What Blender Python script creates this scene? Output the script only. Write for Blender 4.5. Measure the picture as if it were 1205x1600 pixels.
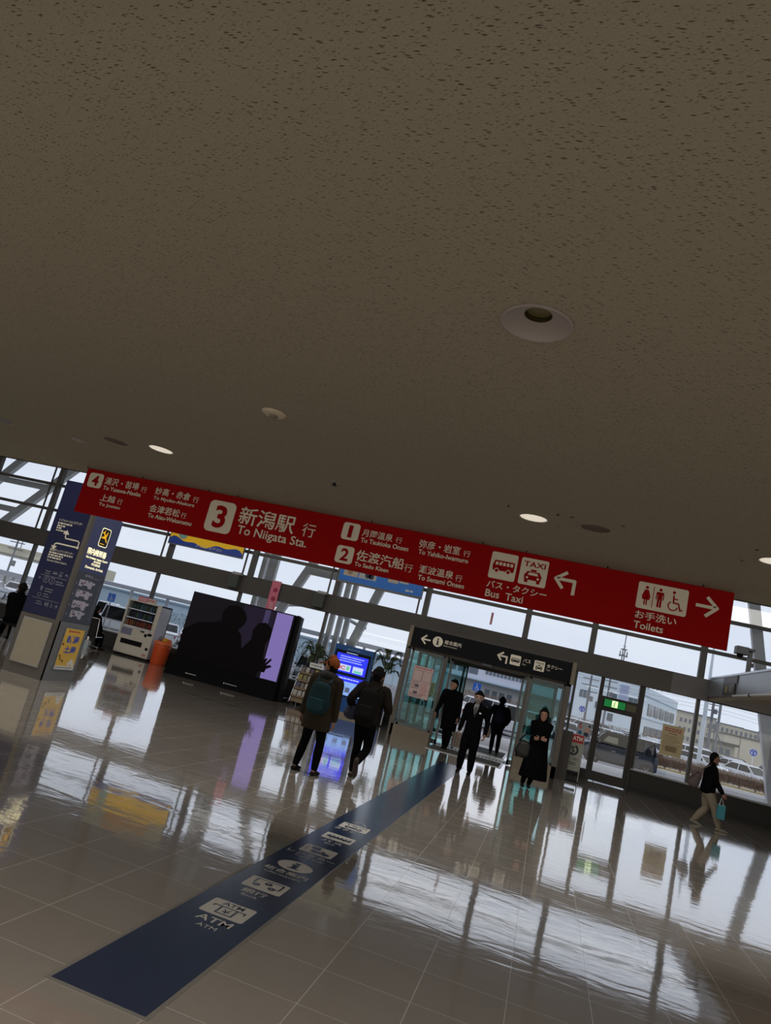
import bpy, bmesh, math, random
from mathutils import Vector, Matrix
random.seed(7)
PI = math.pi
S = 1.1                      # the place is laid out in units of 1.1 m
for o in list(bpy.data.objects): bpy.data.objects.remove(o, do_unlink=True)
SC = bpy.context.scene
COL = SC.collection

# ------------------------------------------------------------------ camera
F_PX, PITCH, ROLL, YAW = 1096.0, math.atan(228.6/1096.0), math.radians(13.94), math.atan(315.9/1119.6)
cd = bpy.data.cameras.new('camera'); cam = bpy.data.objects.new('camera', cd); COL.objects.link(cam)
cd.sensor_fit = 'VERTICAL'; cd.sensor_height = 24.0; cd.lens = 24.0*F_PX/1600.0
cd.clip_start = 0.05; cd.clip_end = 3000
fl = Vector((-math.sin(YAW), math.cos(YAW), 0)); rt = Vector((math.cos(YAW), math.sin(YAW), 0)); zz = Vector((0, 0, 1))
fw = fl*math.cos(PITCH) + zz*math.sin(PITCH); up = zz*math.cos(PITCH) - fl*math.sin(PITCH)
rx = rt*math.cos(ROLL) + up*math.sin(ROLL); ux = up*math.cos(ROLL) - rt*math.sin(ROLL)
m = Matrix((rx, ux, -fw)).transposed().to_4x4(); m.translation = Vector((0, 0, 1.6*S))
cam.matrix_world = m; SC.camera = cam

# ------------------------------------------------------------------ sky, exposure, lights
w = bpy.data.worlds.new('sky'); SC.world = w; w.use_nodes = True
nt = w.node_tree; nt.nodes.clear()
tc = nt.nodes.new('ShaderNodeTexCoord'); mp = nt.nodes.new('ShaderNodeMapping'); mp.inputs['Scale'].default_value = (1.5, 1.5, 5)
nz = nt.nodes.new('ShaderNodeTexNoise'); nz.inputs['Scale'].default_value = 2.2; nz.inputs['Detail'].default_value = 4
cr = nt.nodes.new('ShaderNodeValToRGB')
cr.color_ramp.elements[0].position = .35; cr.color_ramp.elements[0].color = (.74, .79, .92, 1)
cr.color_ramp.elements[1].position = .7; cr.color_ramp.elements[1].color = (.86, .89, .97, 1)
bg = nt.nodes.new('ShaderNodeBackground'); bg.inputs['Strength'].default_value = 1.08
wo = nt.nodes.new('ShaderNodeOutputWorld')
nt.links.new(tc.outputs['Generated'], mp.inputs['Vector']); nt.links.new(mp.outputs[0], nz.inputs['Vector'])
nt.links.new(nz.outputs['Fac'], cr.inputs[0]); nt.links.new(cr.outputs[0], bg.inputs['Color']); nt.links.new(bg.outputs[0], wo.inputs[0])
SC.view_settings.view_transform = 'Standard'; SC.view_settings.look = 'None'; SC.view_settings.gamma = 1
SC.view_settings.use_curve_mapping = False; SC.view_settings.exposure = 0.0

def area(name, loc, aim, sx, sy, power, col):
    ld = bpy.data.lights.new(name, 'AREA'); ld.shape = 'RECTANGLE'; ld.size = sx*S; ld.size_y = sy*S; ld.energy = power; ld.color = col
    o = bpy.data.objects.new(name, ld); COL.objects.link(o); o.location = Vector(loc)*S
    o.rotation_euler = Vector(aim).to_track_quat('-Z', 'Y').to_euler(); return o
# added fill lights, unseen, that brighten the hall from behind, above and both sides
area('rear_fill_light', (-5, -4.9, 1.5), (0, 1, 0), 34, 2.6, 260, (1, .93, .84))
area('ceiling_fill_light', (-2, -.6, 2.97), (0, 0, -1), 20, 3.0, 540, (1, .96, .90))
area('high_hall_fill_light', (-5, 9.3, 6.85), (0, .35, -1), 26, 2.2, 1300, (1, .96, .9))
area('left_fill_light', (-35.8, 5, 1.6), (1, 0, 0), 18, 2.6, 150, (.95, .95, 1))
area('right_fill_light', (12.9, 2, 1.4), (-1, 0, 0), 12, 2.4, 120, (1, .93, .84))

# ------------------------------------------------------------------ materials
def srgb(r, g, b):
    return tuple(((c/255)/12.92 if c <= 10 else ((c/255+.055)/1.055)**2.4) for c in (r, g, b))
MATS = {}
def mat(name, rgb, rough=.6, metal=0.0, spec=.5, emit=0.0, var=.08, scale=8, bump=0.0):
    """principled material whose colour wavers a little with a noise texture"""
    if name in MATS: return MATS[name]
    mt = bpy.data.materials.new(name); mt.use_nodes = True
    n = mt.node_tree; p = n.nodes['Principled BSDF']
    c = srgb(*rgb)
    tcn = n.nodes.new('ShaderNodeTexCoord'); no = n.nodes.new('ShaderNodeTexNoise'); no.inputs['Scale'].default_value = scale
    no.inputs['Detail'].default_value = 3
    n.links.new(tcn.outputs['Object'], no.inputs['Vector'])
    mx = n.nodes.new('ShaderNodeMix'); mx.data_type = 'RGBA'
    mx.inputs['A'].default_value = (c[0]*(1-var), c[1]*(1-var), c[2]*(1-var), 1)
    mx.inputs['B'].default_value = (min(1, c[0]*(1+var)), min(1, c[1]*(1+var)), min(1, c[2]*(1+var)), 1)
    n.links.new(no.outputs['Fac'], mx.inputs['Factor']); n.links.new(mx.outputs['Result'], p.inputs['Base Color'])
    p.inputs['Roughness'].default_value = rough; p.inputs['Metallic'].default_value = metal
    p.inputs['Specular IOR Level'].default_value = spec
    if emit:
        p.inputs['Emission Color'].default_value = (*c, 1); p.inputs['Emission Strength'].default_value = emit
    if bump:
        b = n.nodes.new('ShaderNodeBump'); b.inputs['Strength'].default_value = bump; b.inputs['Distance'].default_value = .02
        n.links.new(no.outputs['Fac'], b.inputs['Height']); n.links.new(b.outputs[0], p.inputs['Normal'])
    mt.diffuse_color = (*c, 1)
    MATS[name] = mt; return mt
def glass(name, tint=(1, 1, 1), ior=1.45, rough=0.0, dirt=0.0, refl=1.0):
    if name in MATS: return MATS[name]
    mt = bpy.data.materials.new(name); mt.use_nodes = True; n = mt.node_tree; n.nodes.clear()
    t = n.nodes.new('ShaderNodeBsdfTransparent'); t.inputs[0].default_value = (*tint, 1)
    g = n.nodes.new('ShaderNodeBsdfGlossy'); g.inputs['Roughness'].default_value = rough
    g.inputs['Color'].default_value = (refl, refl, refl, 1)
    lw = n.nodes.new('ShaderNodeLayerWeight'); lw.inputs[0].default_value = .5; f0 = ((ior-1)/(ior+1))**2
    pw = n.nodes.new('ShaderNodeMath'); pw.operation = 'POWER'; n.links.new(lw.outputs['Facing'], pw.inputs[0]); pw.inputs[1].default_value = 5
    fr = n.nodes.new('ShaderNodeMath'); fr.operation = 'MULTIPLY_ADD'; n.links.new(pw.outputs[0], fr.inputs[0]); fr.inputs[1].default_value = 1-f0; fr.inputs[2].default_value = f0
    mx = n.nodes.new('ShaderNodeMixShader'); o = n.nodes.new('ShaderNodeOutputMaterial')
    n.links.new(fr.outputs[0], mx.inputs[0]); n.links.new(t.outputs[0], mx.inputs[1]); n.links.new(g.outputs[0], mx.inputs[2])
    n.links.new(mx.outputs[0], o.inputs[0]); MATS[name] = mt; return mt

def floor_material():
    mt = bpy.data.materials.new('polished_floor_tile'); mt.use_nodes = True; n = mt.node_tree; N = n.nodes; L = n.links
    p = N['Principled BSDF']
    tcn = N.new('ShaderNodeTexCoord')
    def mth(op, a, b=None, c=None):
        x = N.new('ShaderNodeMath'); x.operation = op
        for i, v in enumerate((a, b, c)):
            if v is None: continue
            if isinstance(v, (int, float)): x.inputs[i].default_value = v
            else: L.new(v, x.inputs[i])
        return x.outputs[0]
    sp = N.new('ShaderNodeSeparateXYZ'); L.new(tcn.outputs['Object'], sp.inputs[0])
    tx = mth('DIVIDE', mth('ADD', sp.outputs[0], 1.784*S), .467*S); ty = mth('DIVIDE', mth('ADD', sp.outputs[1], -.07*S), .4365*S)
    fx = mth('ABSOLUTE', mth('SUBTRACT', mth('FRACT', tx), .5)); fy = mth('ABSOLUTE', mth('SUBTRACT', mth('FRACT', ty), .5))
    edge = mth('MAXIMUM', fx, fy); joint = mth('GREATER_THAN', edge, .4955)
    cb = N.new('ShaderNodeCombineXYZ'); L.new(mth('FLOOR', tx), cb.inputs[0]); L.new(mth('FLOOR', ty), cb.inputs[1])
    wn = N.new('ShaderNodeTexWhiteNoise'); L.new(cb.outputs[0], wn.inputs['Vector'])
    no = N.new('ShaderNodeTexNoise'); no.inputs['Scale'].default_value = 3; no.inputs['Detail'].default_value = 6; L.new(tcn.outputs['Object'], no.inputs['Vector'])
    val = mth('ADD', mth('MULTIPLY', wn.outputs['Value'], .12), mth('MULTIPLY', no.outputs['Fac'], .35))
    ramp = N.new('ShaderNodeMix'); ramp.data_type = 'RGBA'
    ramp.inputs['A'].default_value = (*srgb(158, 150, 140), 1); ramp.inputs['B'].default_value = (*srgb(188, 178, 166), 1)
    L.new(val, ramp.inputs['Factor'])
    jm = N.new('ShaderNodeMix'); jm.data_type = 'RGBA'; jm.inputs['B'].default_value = (*srgb(215, 208, 198), 1)
    L.new(joint, jm.inputs['Factor']); L.new(ramp.outputs['Result'], jm.inputs['A']); L.new(jm.outputs['Result'], p.inputs['Base Color'])
    # wax streaks change how sharp the mirror is
    mp1 = N.new('ShaderNodeMapping'); mp1.inputs['Scale'].default_value = (1.2, 6, 1); L.new(tcn.outputs['Object'], mp1.inputs[0])
    st = N.new('ShaderNodeTexNoise'); st.inputs['Scale'].default_value = 4; st.inputs['Detail'].default_value = 5; L.new(mp1.outputs[0], st.inputs['Vector'])
    L.new(mth('ADD', mth('MULTIPLY', st.outputs['Fac'], .14), mth('ADD', mth('MULTIPLY', joint, .3), .012)), p.inputs['Roughness'])
    # gentle waves of the wax + each tile sits a hair out of level
    mp2 = N.new('ShaderNodeMapping'); mp2.inputs['Scale'].default_value = (.7, 2.0, 1); L.new(tcn.outputs['Object'], mp2.inputs[0])
    w1 = N.new('ShaderNodeTexNoise'); w1.inputs['Scale'].default_value = 3.6; w1.inputs['Detail'].default_value = 2.5; w1.inputs['Distortion'].default_value = .6
    L.new(mp2.outputs[0], w1.inputs['Vector'])
    bp = N.new('ShaderNodeBump'); bp.inputs['Strength'].default_value = 1; bp.inputs['Distance'].default_value = .0010
    L.new(w1.outputs['Fac'], bp.inputs['Height'])
    vs = N.new('ShaderNodeVectorMath'); vs.operation = 'SUBTRACT'; L.new(wn.outputs['Color'], vs.inputs[0]); vs.inputs[1].default_value = (.5, .5, .5)
    vm = N.new('ShaderNodeVectorMath'); vm.operation = 'SCALE'; L.new(vs.outputs[0], vm.inputs[0]); vm.inputs['Scale'].default_value = .0035
    va = N.new('ShaderNodeVectorMath'); va.operation = 'ADD'; L.new(bp.outputs[0], va.inputs[0]); L.new(vm.outputs[0], va.inputs[1])
    vn = N.new('ShaderNodeVectorMath'); vn.operation = 'NORMALIZE'; L.new(va.outputs[0], vn.inputs[0]); L.new(vn.outputs[0], p.inputs['Normal'])
    p.inputs['IOR'].default_value = 1.9; p.inputs['Coat Weight'].default_value = .9; p.inputs['Coat IOR'].default_value = 1.7
    p.inputs['Coat Roughness'].default_value = .035; L.new(vn.outputs[0], p.inputs['Coat Normal'])
    return mt

def ceiling_material():
    mt = bpy.data.materials.new('fissured_ceiling_board'); mt.use_nodes = True; n = mt.node_tree; N = n.nodes; L = n.links
    p = N['Principled BSDF']; p.inputs['Roughness'].default_value = .9; p.inputs['Specular IOR Level'].default_value = .2
    tcn = N.new('ShaderNodeTexCoord')
    wv = N.new('ShaderNodeTexNoise'); wv.inputs['Scale'].default_value = 22; wv.inputs['Detail'].default_value = 2; L.new(tcn.outputs['Object'], wv.inputs['Vector'])
    va = N.new('ShaderNodeVectorMath'); va.operation = 'MULTIPLY_ADD'; L.new(wv.outputs['Color'], va.inputs[0]); va.inputs[1].default_value = (.02, .014, 0); L.new(tcn.outputs['Object'], va.inputs[2])
    fac = None
    for sx, sy, th, seed in ((26, 125, .30, 0), (44, 190, .26, 3.3)):
        mp = N.new('ShaderNodeMapping'); mp.inputs['Scale'].default_value = (sx, sy, 1); mp.inputs['Location'].default_value = (seed, seed*2, 0); mp.inputs['Rotation'].default_value = (0, 0, -.3 if seed else .22); L.new(va.outputs[0], mp.inputs[0])
        vo = N.new('ShaderNodeTexVoronoi'); vo.voronoi_dimensions = '2D'; vo.inputs['Scale'].default_value = 1; L.new(mp.outputs[0], vo.inputs['Vector'])
        # only some cells hold a worm hole
        sep = N.new('ShaderNodeSeparateColor'); L.new(vo.outputs['Color'], sep.inputs[0])
        th_ = N.new('ShaderNodeMath'); th_.operation = 'MULTIPLY_ADD'; L.new(sep.outputs[0], th_.inputs[0]); th_.inputs[1].default_value = th*2; th_.inputs[2].default_value = -th
        lt = N.new('ShaderNodeMath'); lt.operation = 'SUBTRACT'; L.new(th_.outputs[0], lt.inputs[0]); L.new(vo.outputs['Distance'], lt.inputs[1])
        sm = N.new('ShaderNodeMath'); sm.operation = 'MULTIPLY'; sm.use_clamp = True; L.new(lt.outputs[0], sm.inputs[0]); sm.inputs[1].default_value = 7
        if fac is None: fac = sm.outputs[0]
        else:
            mxm = N.new('ShaderNodeMath'); mxm.operation = 'MAXIMUM'; L.new(fac, mxm.inputs[0]); L.new(sm.outputs[0], mxm.inputs[1]); fac = mxm.outputs[0]
    fn = N.new('ShaderNodeTexNoise'); fn.inputs['Scale'].default_value = 130; fn.inputs['Detail'].default_value = 4; L.new(tcn.outputs['Object'], fn.inputs['Vector'])
    c1 = N.new('ShaderNodeMix'); c1.data_type = 'RGBA'; c1.inputs['A'].default_value = (*srgb(132, 125, 110), 1); c1.inputs['B'].default_value = (*srgb(152, 144, 128), 1)
    L.new(fn.outputs['Fac'], c1.inputs['Factor'])
    c2 = N.new('ShaderNodeMix'); c2.data_type = 'RGBA'; c2.inputs['B'].default_value = (*srgb(66, 58, 44), 1); L.new(c1.outputs['Result'], c2.inputs['A'])
    L.new(fac, c2.inputs['Factor']); L.new(c2.outputs['Result'], p.inputs['Base Color'])
    h = N.new('ShaderNodeMath'); h.operation = 'MULTIPLY_ADD'; L.new(fac, h.inputs[0]); h.inputs[1].default_value = -1.0; L.new(fn.outputs['Fac'], h.inputs[2])
    bp = N.new('ShaderNodeBump'); bp.inputs['Strength'].default_value = .5; bp.inputs['Distance'].default_value = .003; L.new(h.outputs[0], bp.inputs['Height'])
    L.new(bp.outputs[0], p.inputs['Normal']); return mt

# ------------------------------------------------------------------ mesh building
def V(*a): return Vector(a)
class Fr:
    """a flat frame: origin, right, up; z of a local point is the distance off the surface"""
    def __init__(s, O, R=(1, 0, 0), U=(0, 0, 1)):
        s.O, s.R, s.U = Vector(O), Vector(R).normalized(), Vector(U).normalized(); s.N = s.R.cross(s.U)
    def __call__(s, x, y, d=0): return s.O + s.R*x + s.U*y + s.N*d
class MB:
    def __init__(s): s.v = []; s.f = []; s.mi = []; s.mats = []
    def add(s, vs, fs, m):
        if m not in s.mats: s.mats.append(m)
        k = s.mats.index(m); n = len(s.v); s.v += [tuple(v) for v in vs]
        s.f += [tuple(i+n for i in f) for f in fs]; s.mi += [k]*len(fs); return s
    def box(s, x0, x1, y0, y1, z0, z1, m):
        vs = [(x, y, z) for x in (x0, x1) for y in (y0, y1) for z in (z0, z1)]
        return s.add(vs, [(0, 1, 3, 2), (4, 6, 7, 5), (0, 4, 5, 1), (2, 3, 7, 6), (0, 2, 6, 4), (1, 5, 7, 3)], m)
    def bar(s, p, q, wd, ht, m, upv=(0, 0, 1)):
        p, q = Vector(p), Vector(q); d = (q-p).normalized(); u = Vector(upv)
        if abs(d.dot(u)) > .98: u = Vector((0, 1, 0))
        a = d.cross(u).normalized()*wd/2; b = a.cross(d).normalized()*ht/2
        vs = [p-a-b, p+a-b, p+a+b, p-a+b, q-a-b, q+a-b, q+a+b, q-a+b]
        return s.add(vs, [(3, 2, 1, 0), (4, 5, 6, 7), (0, 1, 5, 4), (1, 2, 6, 5), (2, 3, 7, 6), (3, 0, 4, 7)], m)
    def tube(s, pts, r, m, n=10, cap=True):
        pts = [Vector(p) for p in pts]; rr = r if isinstance(r, (list, tuple)) else [r]*len(pts)
        vs = []; fs = []; a = None
        for i, p in enumerate(pts):
            d = (pts[min(i+1, len(pts)-1)]-pts[max(i-1, 0)]).normalized()
            if a is None:
                a = d.cross(Vector((0, 0, 1)));
                if a.length < .05: a = Vector((1, 0, 0))
            a = (a-d*a.dot(d)).normalized(); b = d.cross(a)
            for k in range(n):
                t = 2*PI*k/n; vs.append(p+(a*math.cos(t)+b*math.sin(t))*rr[i])
        for i in range(len(pts)-1):
            for k in range(n): fs.append((i*n+k, i*n+(k+1) % n, (i+1)*n+(k+1) % n, (i+1)*n+k))
        if cap: fs.append(tuple(range(n-1, -1, -1))); fs.append(tuple((len(pts)-1)*n+k for k in range(n)))
        return s.add(vs, fs, m)
    def lathe(s, c, prof, m, n=24, axis=(0, 0, 1), cap=True):
        ax = Vector(axis).normalized(); a = ax.orthogonal().normalized(); b = ax.cross(a); c = Vector(c); vs = []; fs = []
        for r, z in prof:
            for k in range(n):
                t = 2*PI*k/n; vs.append(c+ax*z+(a*math.cos(t)+b*math.sin(t))*r)
        for i in range(len(prof)-1):
            for k in range(n): fs.append((i*n+k, i*n+(k+1) % n, (i+1)*n+(k+1) % n, (i+1)*n+k))
        if cap: fs.append(tuple(range(n-1, -1, -1))); fs.append(tuple((len(prof)-1)*n+k for k in range(n)))
        return s.add(vs, fs, m)
    def ball(s, c, r, m, n=12, sc=(1, 1, 1)):
        vs = []; fs = []; c = Vector(c)
        for i in range(n//2+1):
            t = PI*i/(n//2)
            for k in range(n):
                u = 2*PI*k/n; vs.append(c+Vector((math.sin(t)*math.cos(u)*sc[0], math.sin(t)*math.sin(u)*sc[1], math.cos(t)*sc[2]))*r)
        for i in range(n//2):
            for k in range(n): fs.append((i*n+k, (i+1)*n+k, (i+1)*n+(k+1) % n, i*n+(k+1) % n))
        return s.add(vs, fs, m)
    def prism(s, fr, pts, d0, d1, m):
        n = len(pts); vs = [fr(x, y, d0) for x, y in pts]+[fr(x, y, d1) for x, y in pts]
        fs = [tuple(range(n-1, -1, -1)), tuple(range(n, 2*n))]+[(k, (k+1) % n, n+(k+1) % n, n+k) for k in range(n)]
        return s.add(vs, fs, m)
    def poly(s, fr, pts, d, m): return s.add([fr(x, y, d) for x, y in pts], [tuple(range(len(pts)))], m)
    def rect(s, fr, x0, y0, x1, y1, d, m): return s.poly(fr, [(x0, y0), (x1, y0), (x1, y1), (x0, y1)], d, m)
    def rrect(s, fr, x0, y0, x1, y1, r, d, m): return s.poly(fr, rr(x0, y0, x1, y1, r), d, m)
    def disc(s, fr, x, y, r, d, m, n=24, ry=None):
        return s.poly(fr, [(x+r*math.cos(2*PI*k/n), y+(ry or r)*math.sin(2*PI*k/n)) for k in range(n)], d, m)
    def ring(s, fr, x, y, r, wd, d, m, n=28, a0=0, a1=2*PI):
        for k in range(n):
            t0 = a0+(a1-a0)*k/n; t1 = a0+(a1-a0)*(k+1)/n
            s.poly(fr, [(x+r*math.cos(t0), y+r*math.sin(t0)), (x+r*math.cos(t1), y+r*math.sin(t1)),
                        (x+(r-wd)*math.cos(t1), y+(r-wd)*math.sin(t1)), (x+(r-wd)*math.cos(t0), y+(r-wd)*math.sin(t0))][::-1], d, m)
    def stroke(s, fr, pts, wd, d, m, rnd=False):
        for (x0, y0), (x1, y1) in zip(pts[:-1], pts[1:]):
            d += wd*.01
            l = math.hypot(x1-x0, y1-y0) or 1; nx, ny = -(y1-y0)/l*wd/2, (x1-x0)/l*wd/2
            s.poly(fr, [(x0-nx, y0-ny), (x1-nx, y1-ny), (x1+nx, y1+ny), (x0+nx, y0+ny)], d, m)
        for x, y in (pts if rnd else pts[1:-1]): d += wd*.01; s.disc(fr, x, y, wd/2, d, m, 12)
    def text(s, fr, body, x, y, wd, ht, m, d=.004, bold=.0, shear=0):
        vs, fs, bb = glyphs(body, bold); sx = wd/(bb[2]-bb[0]); sy = ht/(bb[3]-bb[1])
        return s.add([fr(x+(a-bb[0])*sx+shear*(b-bb[1])*sy, y+(b-bb[1])*sy, d) for a, b in vs], fs, m)
    def build(s, name, parent=None, smooth=False, origin=None, bevel=0, auto=None):
        me = bpy.data.meshes.new(name)
        O = Vector(parent.get('_o', (0, 0, 0))) if parent is not None else (Vector(origin) if origin is not None else None)
        if O is None:
            xs = [v[0] for v in s.v]; ys = [v[1] for v in s.v]; zs = [v[2] for v in s.v]
            O = Vector(((min(xs)+max(xs))/2, (min(ys)+max(ys))/2, min(zs)))
        me.from_pydata([(Vector(v)-O)*S for v in s.v], [], s.f)
        for mm in s.mats: me.materials.append(mm)
        me.polygons.foreach_set('material_index', s.mi)
        if smooth: me.polygons.foreach_set('use_smooth', [True]*len(me.polygons))
        me.update(); me.validate()
        o = bpy.data.objects.new(name, me); COL.objects.link(o)
        if parent is not None: o.parent = parent
        else: o.location = O*S
        if bevel:
            b = o.modifiers.new('bevel', 'BEVEL'); b.width = bevel*S; b.segments = 2; b.limit_method = 'ANGLE'; b.angle_limit = .7
        o['_o'] = tuple(O)
        return o
def rr(x0, y0, x1, y1, r, n=5):
    out = []
    for cx, cy, a in ((x1-r, y0+r, -PI/2), (x1-r, y1-r, 0), (x0+r, y1-r, PI/2), (x0+r, y0+r, PI)):
        for k in range(n+1): t = a+PI/2*k/n; out.append((cx+r*math.cos(t), cy+r*math.sin(t)))
    return out
_G = {}
def glyphs(body, bold):
    key = (body, bold)
    if key in _G: return _G[key]
    c = bpy.data.curves.new('t', 'FONT'); c.body = body; c.resolution_u = 3; c.offset = bold
    o = bpy.data.objects.new('t', c); COL.objects.link(o); bpy.context.view_layer.update()
    me = bpy.data.meshes.new_from_object(o.evaluated_get(bpy.context.evaluated_depsgraph_get()))
    vs = [(v.co.x, v.co.y) for v in me.vertices]; fs = [tuple(p.vertices) for p in me.polygons]
    bb = (min(v[0] for v in vs), min(v[1] for v in vs), max(v[0] for v in vs), max(v[1] for v in vs))
    bpy.data.objects.remove(o); bpy.data.curves.remove(c); bpy.data.meshes.remove(me)
    _G[key] = (vs, fs, bb); return _G[key]
def tag(o, label=None, cat=None, group=None, kind=None):
    if label: o['label'] = label
    if cat: o['category'] = cat
    if group: o['group'] = group
    if kind: o['kind'] = kind
    return o
def thing(name, loc, label, cat, group=None, rz=0, kind=None):
    o = bpy.data.objects.new(name, None); COL.objects.link(o); o.empty_display_size = .1
    o.location = Vector(loc)*S; o.rotation_euler = (0, 0, rz); o['_o'] = tuple(loc) if not rz else (0, 0, 0)
    return tag(o, label, cat, group, kind)
def struct(o): o['kind'] = 'structure'; return o
def dup(root, loc, rz=None, label=None, group=None, first=[None]):
    r = root.copy(); COL.objects.link(r); r.location = Vector(loc)*S
    if rz is not None: r.rotation_euler = (0, 0, rz)
    if label: r['label'] = label
    if group: r['group'] = group
    for ch in root.children:
        c = ch.copy(); COL.objects.link(c); c.parent = r
        for g in ch.children:
            d = g.copy(); COL.objects.link(d); d.parent = c
    return r

# shared materials
FLOOR = floor_material(); CEIL = ceiling_material()
FRAME = mat('dark_window_frame', (90, 88, 85), .5, .1)
BEAM = mat('grey_beam_cladding', (86, 83, 80), .55, .0, spec=.3, scale=2)
BEAM2 = mat('pale_beam_cladding', (106, 104, 104), .5, .0, scale=2)
SILL = mat('sill_wall_paint', (64, 62, 60), .7, spec=.2)
SILLTOP = mat('sill_board', (170, 172, 176), .4)
WHITE = mat('white_paint', (225, 225, 225), .4)
OFFW = mat('sign_white', (232, 224, 206), .5, var=.02)
BLACK = mat('black_plastic', (12, 12, 14), .5, spec=.2)
RED = mat('banner_red', (158, 8, 8), .7, spec=.1, var=.03)
NAVY = mat('navy_sign', (18, 26, 72), .4, var=.03)
INDIGO = mat('indigo_sign', (74, 80, 124), .4, var=.03)
STEEL = mat('brushed_steel', (170, 172, 176), .3, .9)
CHROME = mat('chrome', (210, 212, 216), .15, 1)
STONE = mat('beige_stone', (118, 108, 92), .5, scale=14)
EXTW = mat('white_steel_tube', (236, 238, 242), .5, .0)
GLASS = glass('window_glass', (.94, .96, .97))
TEAL = glass('teal_glass', (.64, .80, .79), 1.4)
CAP = mat('dark_rubber', (20, 20, 21), .8)

# ================================================================== SETTING
W = 19.5
struct(MB().box(-36, 13, -5, W+.15, -.1, 0, FLOOR).build('floor', origin=(0, 0, 0)))
WALLP = mat('hall_wall_paint', (150, 140, 126), .8, scale=3)
struct(MB().box(-36.2, -36, -5, W, 0, 7, WALLP).build('wall_left', origin=(0, 0, 0)))
struct(MB().box(13, 13.2, -5, W, 0, 7, WALLP).build('wall_right', origin=(0, 0, 0)))
struct(MB().box(-36.2, 13.2, -5.2, -5, 0, 7, WALLP).build('wall_back', origin=(0, 0, 0)))
# low ceiling, open round each recessed lamp
HOLES = [(-.30, 2.52, .128), (-3.84, 5.58, .105), (-4.34, 5.58, .105), (-.366, 5.64, .105), (.124, 5.62, .105), (1.43, 5.64, .105), (-5.66, 5.53, .105), (3.3, 5.62, .105)]
def ceiling_slab():
    mb = MB(); H = [(x, y, r) for x, y, r in HOLES]
    # grid of rectangles; a holed cell is a fan of quads between the cell border and the circle
    c = .2; ysplit = sorted({-5.0, 7.5} | {y-c for _, y, _ in H[:1]} | {y+c for _, y, _ in H[:1]} | {5.38, 5.82})
    for y0, y1 in zip(ysplit[:-1], ysplit[1:]):
        hs = sorted([h for h in H if y0 < h[1] < y1])
        xs = [-36.0]
        for h in hs: xs += [h[0]-c, h[0]+c]
        xs.append(13.0)
        for i in range(len(xs)-1):
            x0, x1 = xs[i], xs[i+1]
            if i % 2 == 0: mb.add([(x0, y0, 3), (x0, y1, 3), (x1, y1, 3), (x1, y0, 3)], [(0, 1, 2, 3)], CEIL)
            else:
                hx, hy, r = hs[i//2]; n = 32; vs = []
                for k in range(n):
                    t = 2*PI*k/n+PI/4; ct, st = math.cos(t), math.sin(t)
                    sx = ((x1-hx) if ct > 0 else (hx-x0))/max(abs(ct), 1e-6); sy = ((y1-hy) if st > 0 else (hy-y0))/max(abs(st), 1e-6)
                    q = min(sx, sy); vs += [(hx+r*ct, hy+r*st, 3), (hx+q*ct, hy+q*st, 3)]
                mb.add(vs, [(2*k, 2*k+1, (2*k+3) % (2*n), (2*k+2) % (2*n)) for k in range(n)], CEIL)
    mb.box(-36, 13, 7.44, 7.5, 3.0, 6.94, CEIL)          # edge face towards the tall hall
    mb.box(-36, 13, -5, 7.5, 3.35, 3.4, CEIL)
    return mb
struct(ceiling_slab().build('ceiling', origin=(0, 0, 0)))
SOFF = mat('high_roof_soffit', (138, 134, 130), .8, scale=1)
struct(MB().box(-40, 24, 7.4, 28, 6.95, 7.3, SOFF).build('ceiling_high', origin=(0, 0, 0)))

# frames and casing added around the unseen fill lights (behind and above the viewer)
LC = mat('fill_light_casing', (190, 186, 178), .5)
q = MB()
for a, b, c, d in ((-12.1, -12, -2.2, 1.0), (8, 8.1, -2.2, 1.0), (-12, 8, -2.2, -2.1), (-12, 8, .9, 1.0)): q.box(a, b, c, d, 2.94, 3.0, LC)
struct(q.build('trim_7', origin=(0, 0, 0)))
struct(MB().box(-18.1, 8.1, 8.15, 10.5, 6.9, 6.95, LC).build('trim_8', origin=(0, 0, 0)))
q = MB()
for z in (.12, 2.84): q.box(-22.1, 12.1, -5, -4.92, z-.06, z+.06, FRAME)
for k in range(13): q.box(-22.1+2.83*k, -22.0+2.83*k, -5, -4.92, .12, 2.84, FRAME)
struct(q.build('trim_9', origin=(0, 0, 0)))  # window-like bars added round the rear fill light on the solid wall

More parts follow.
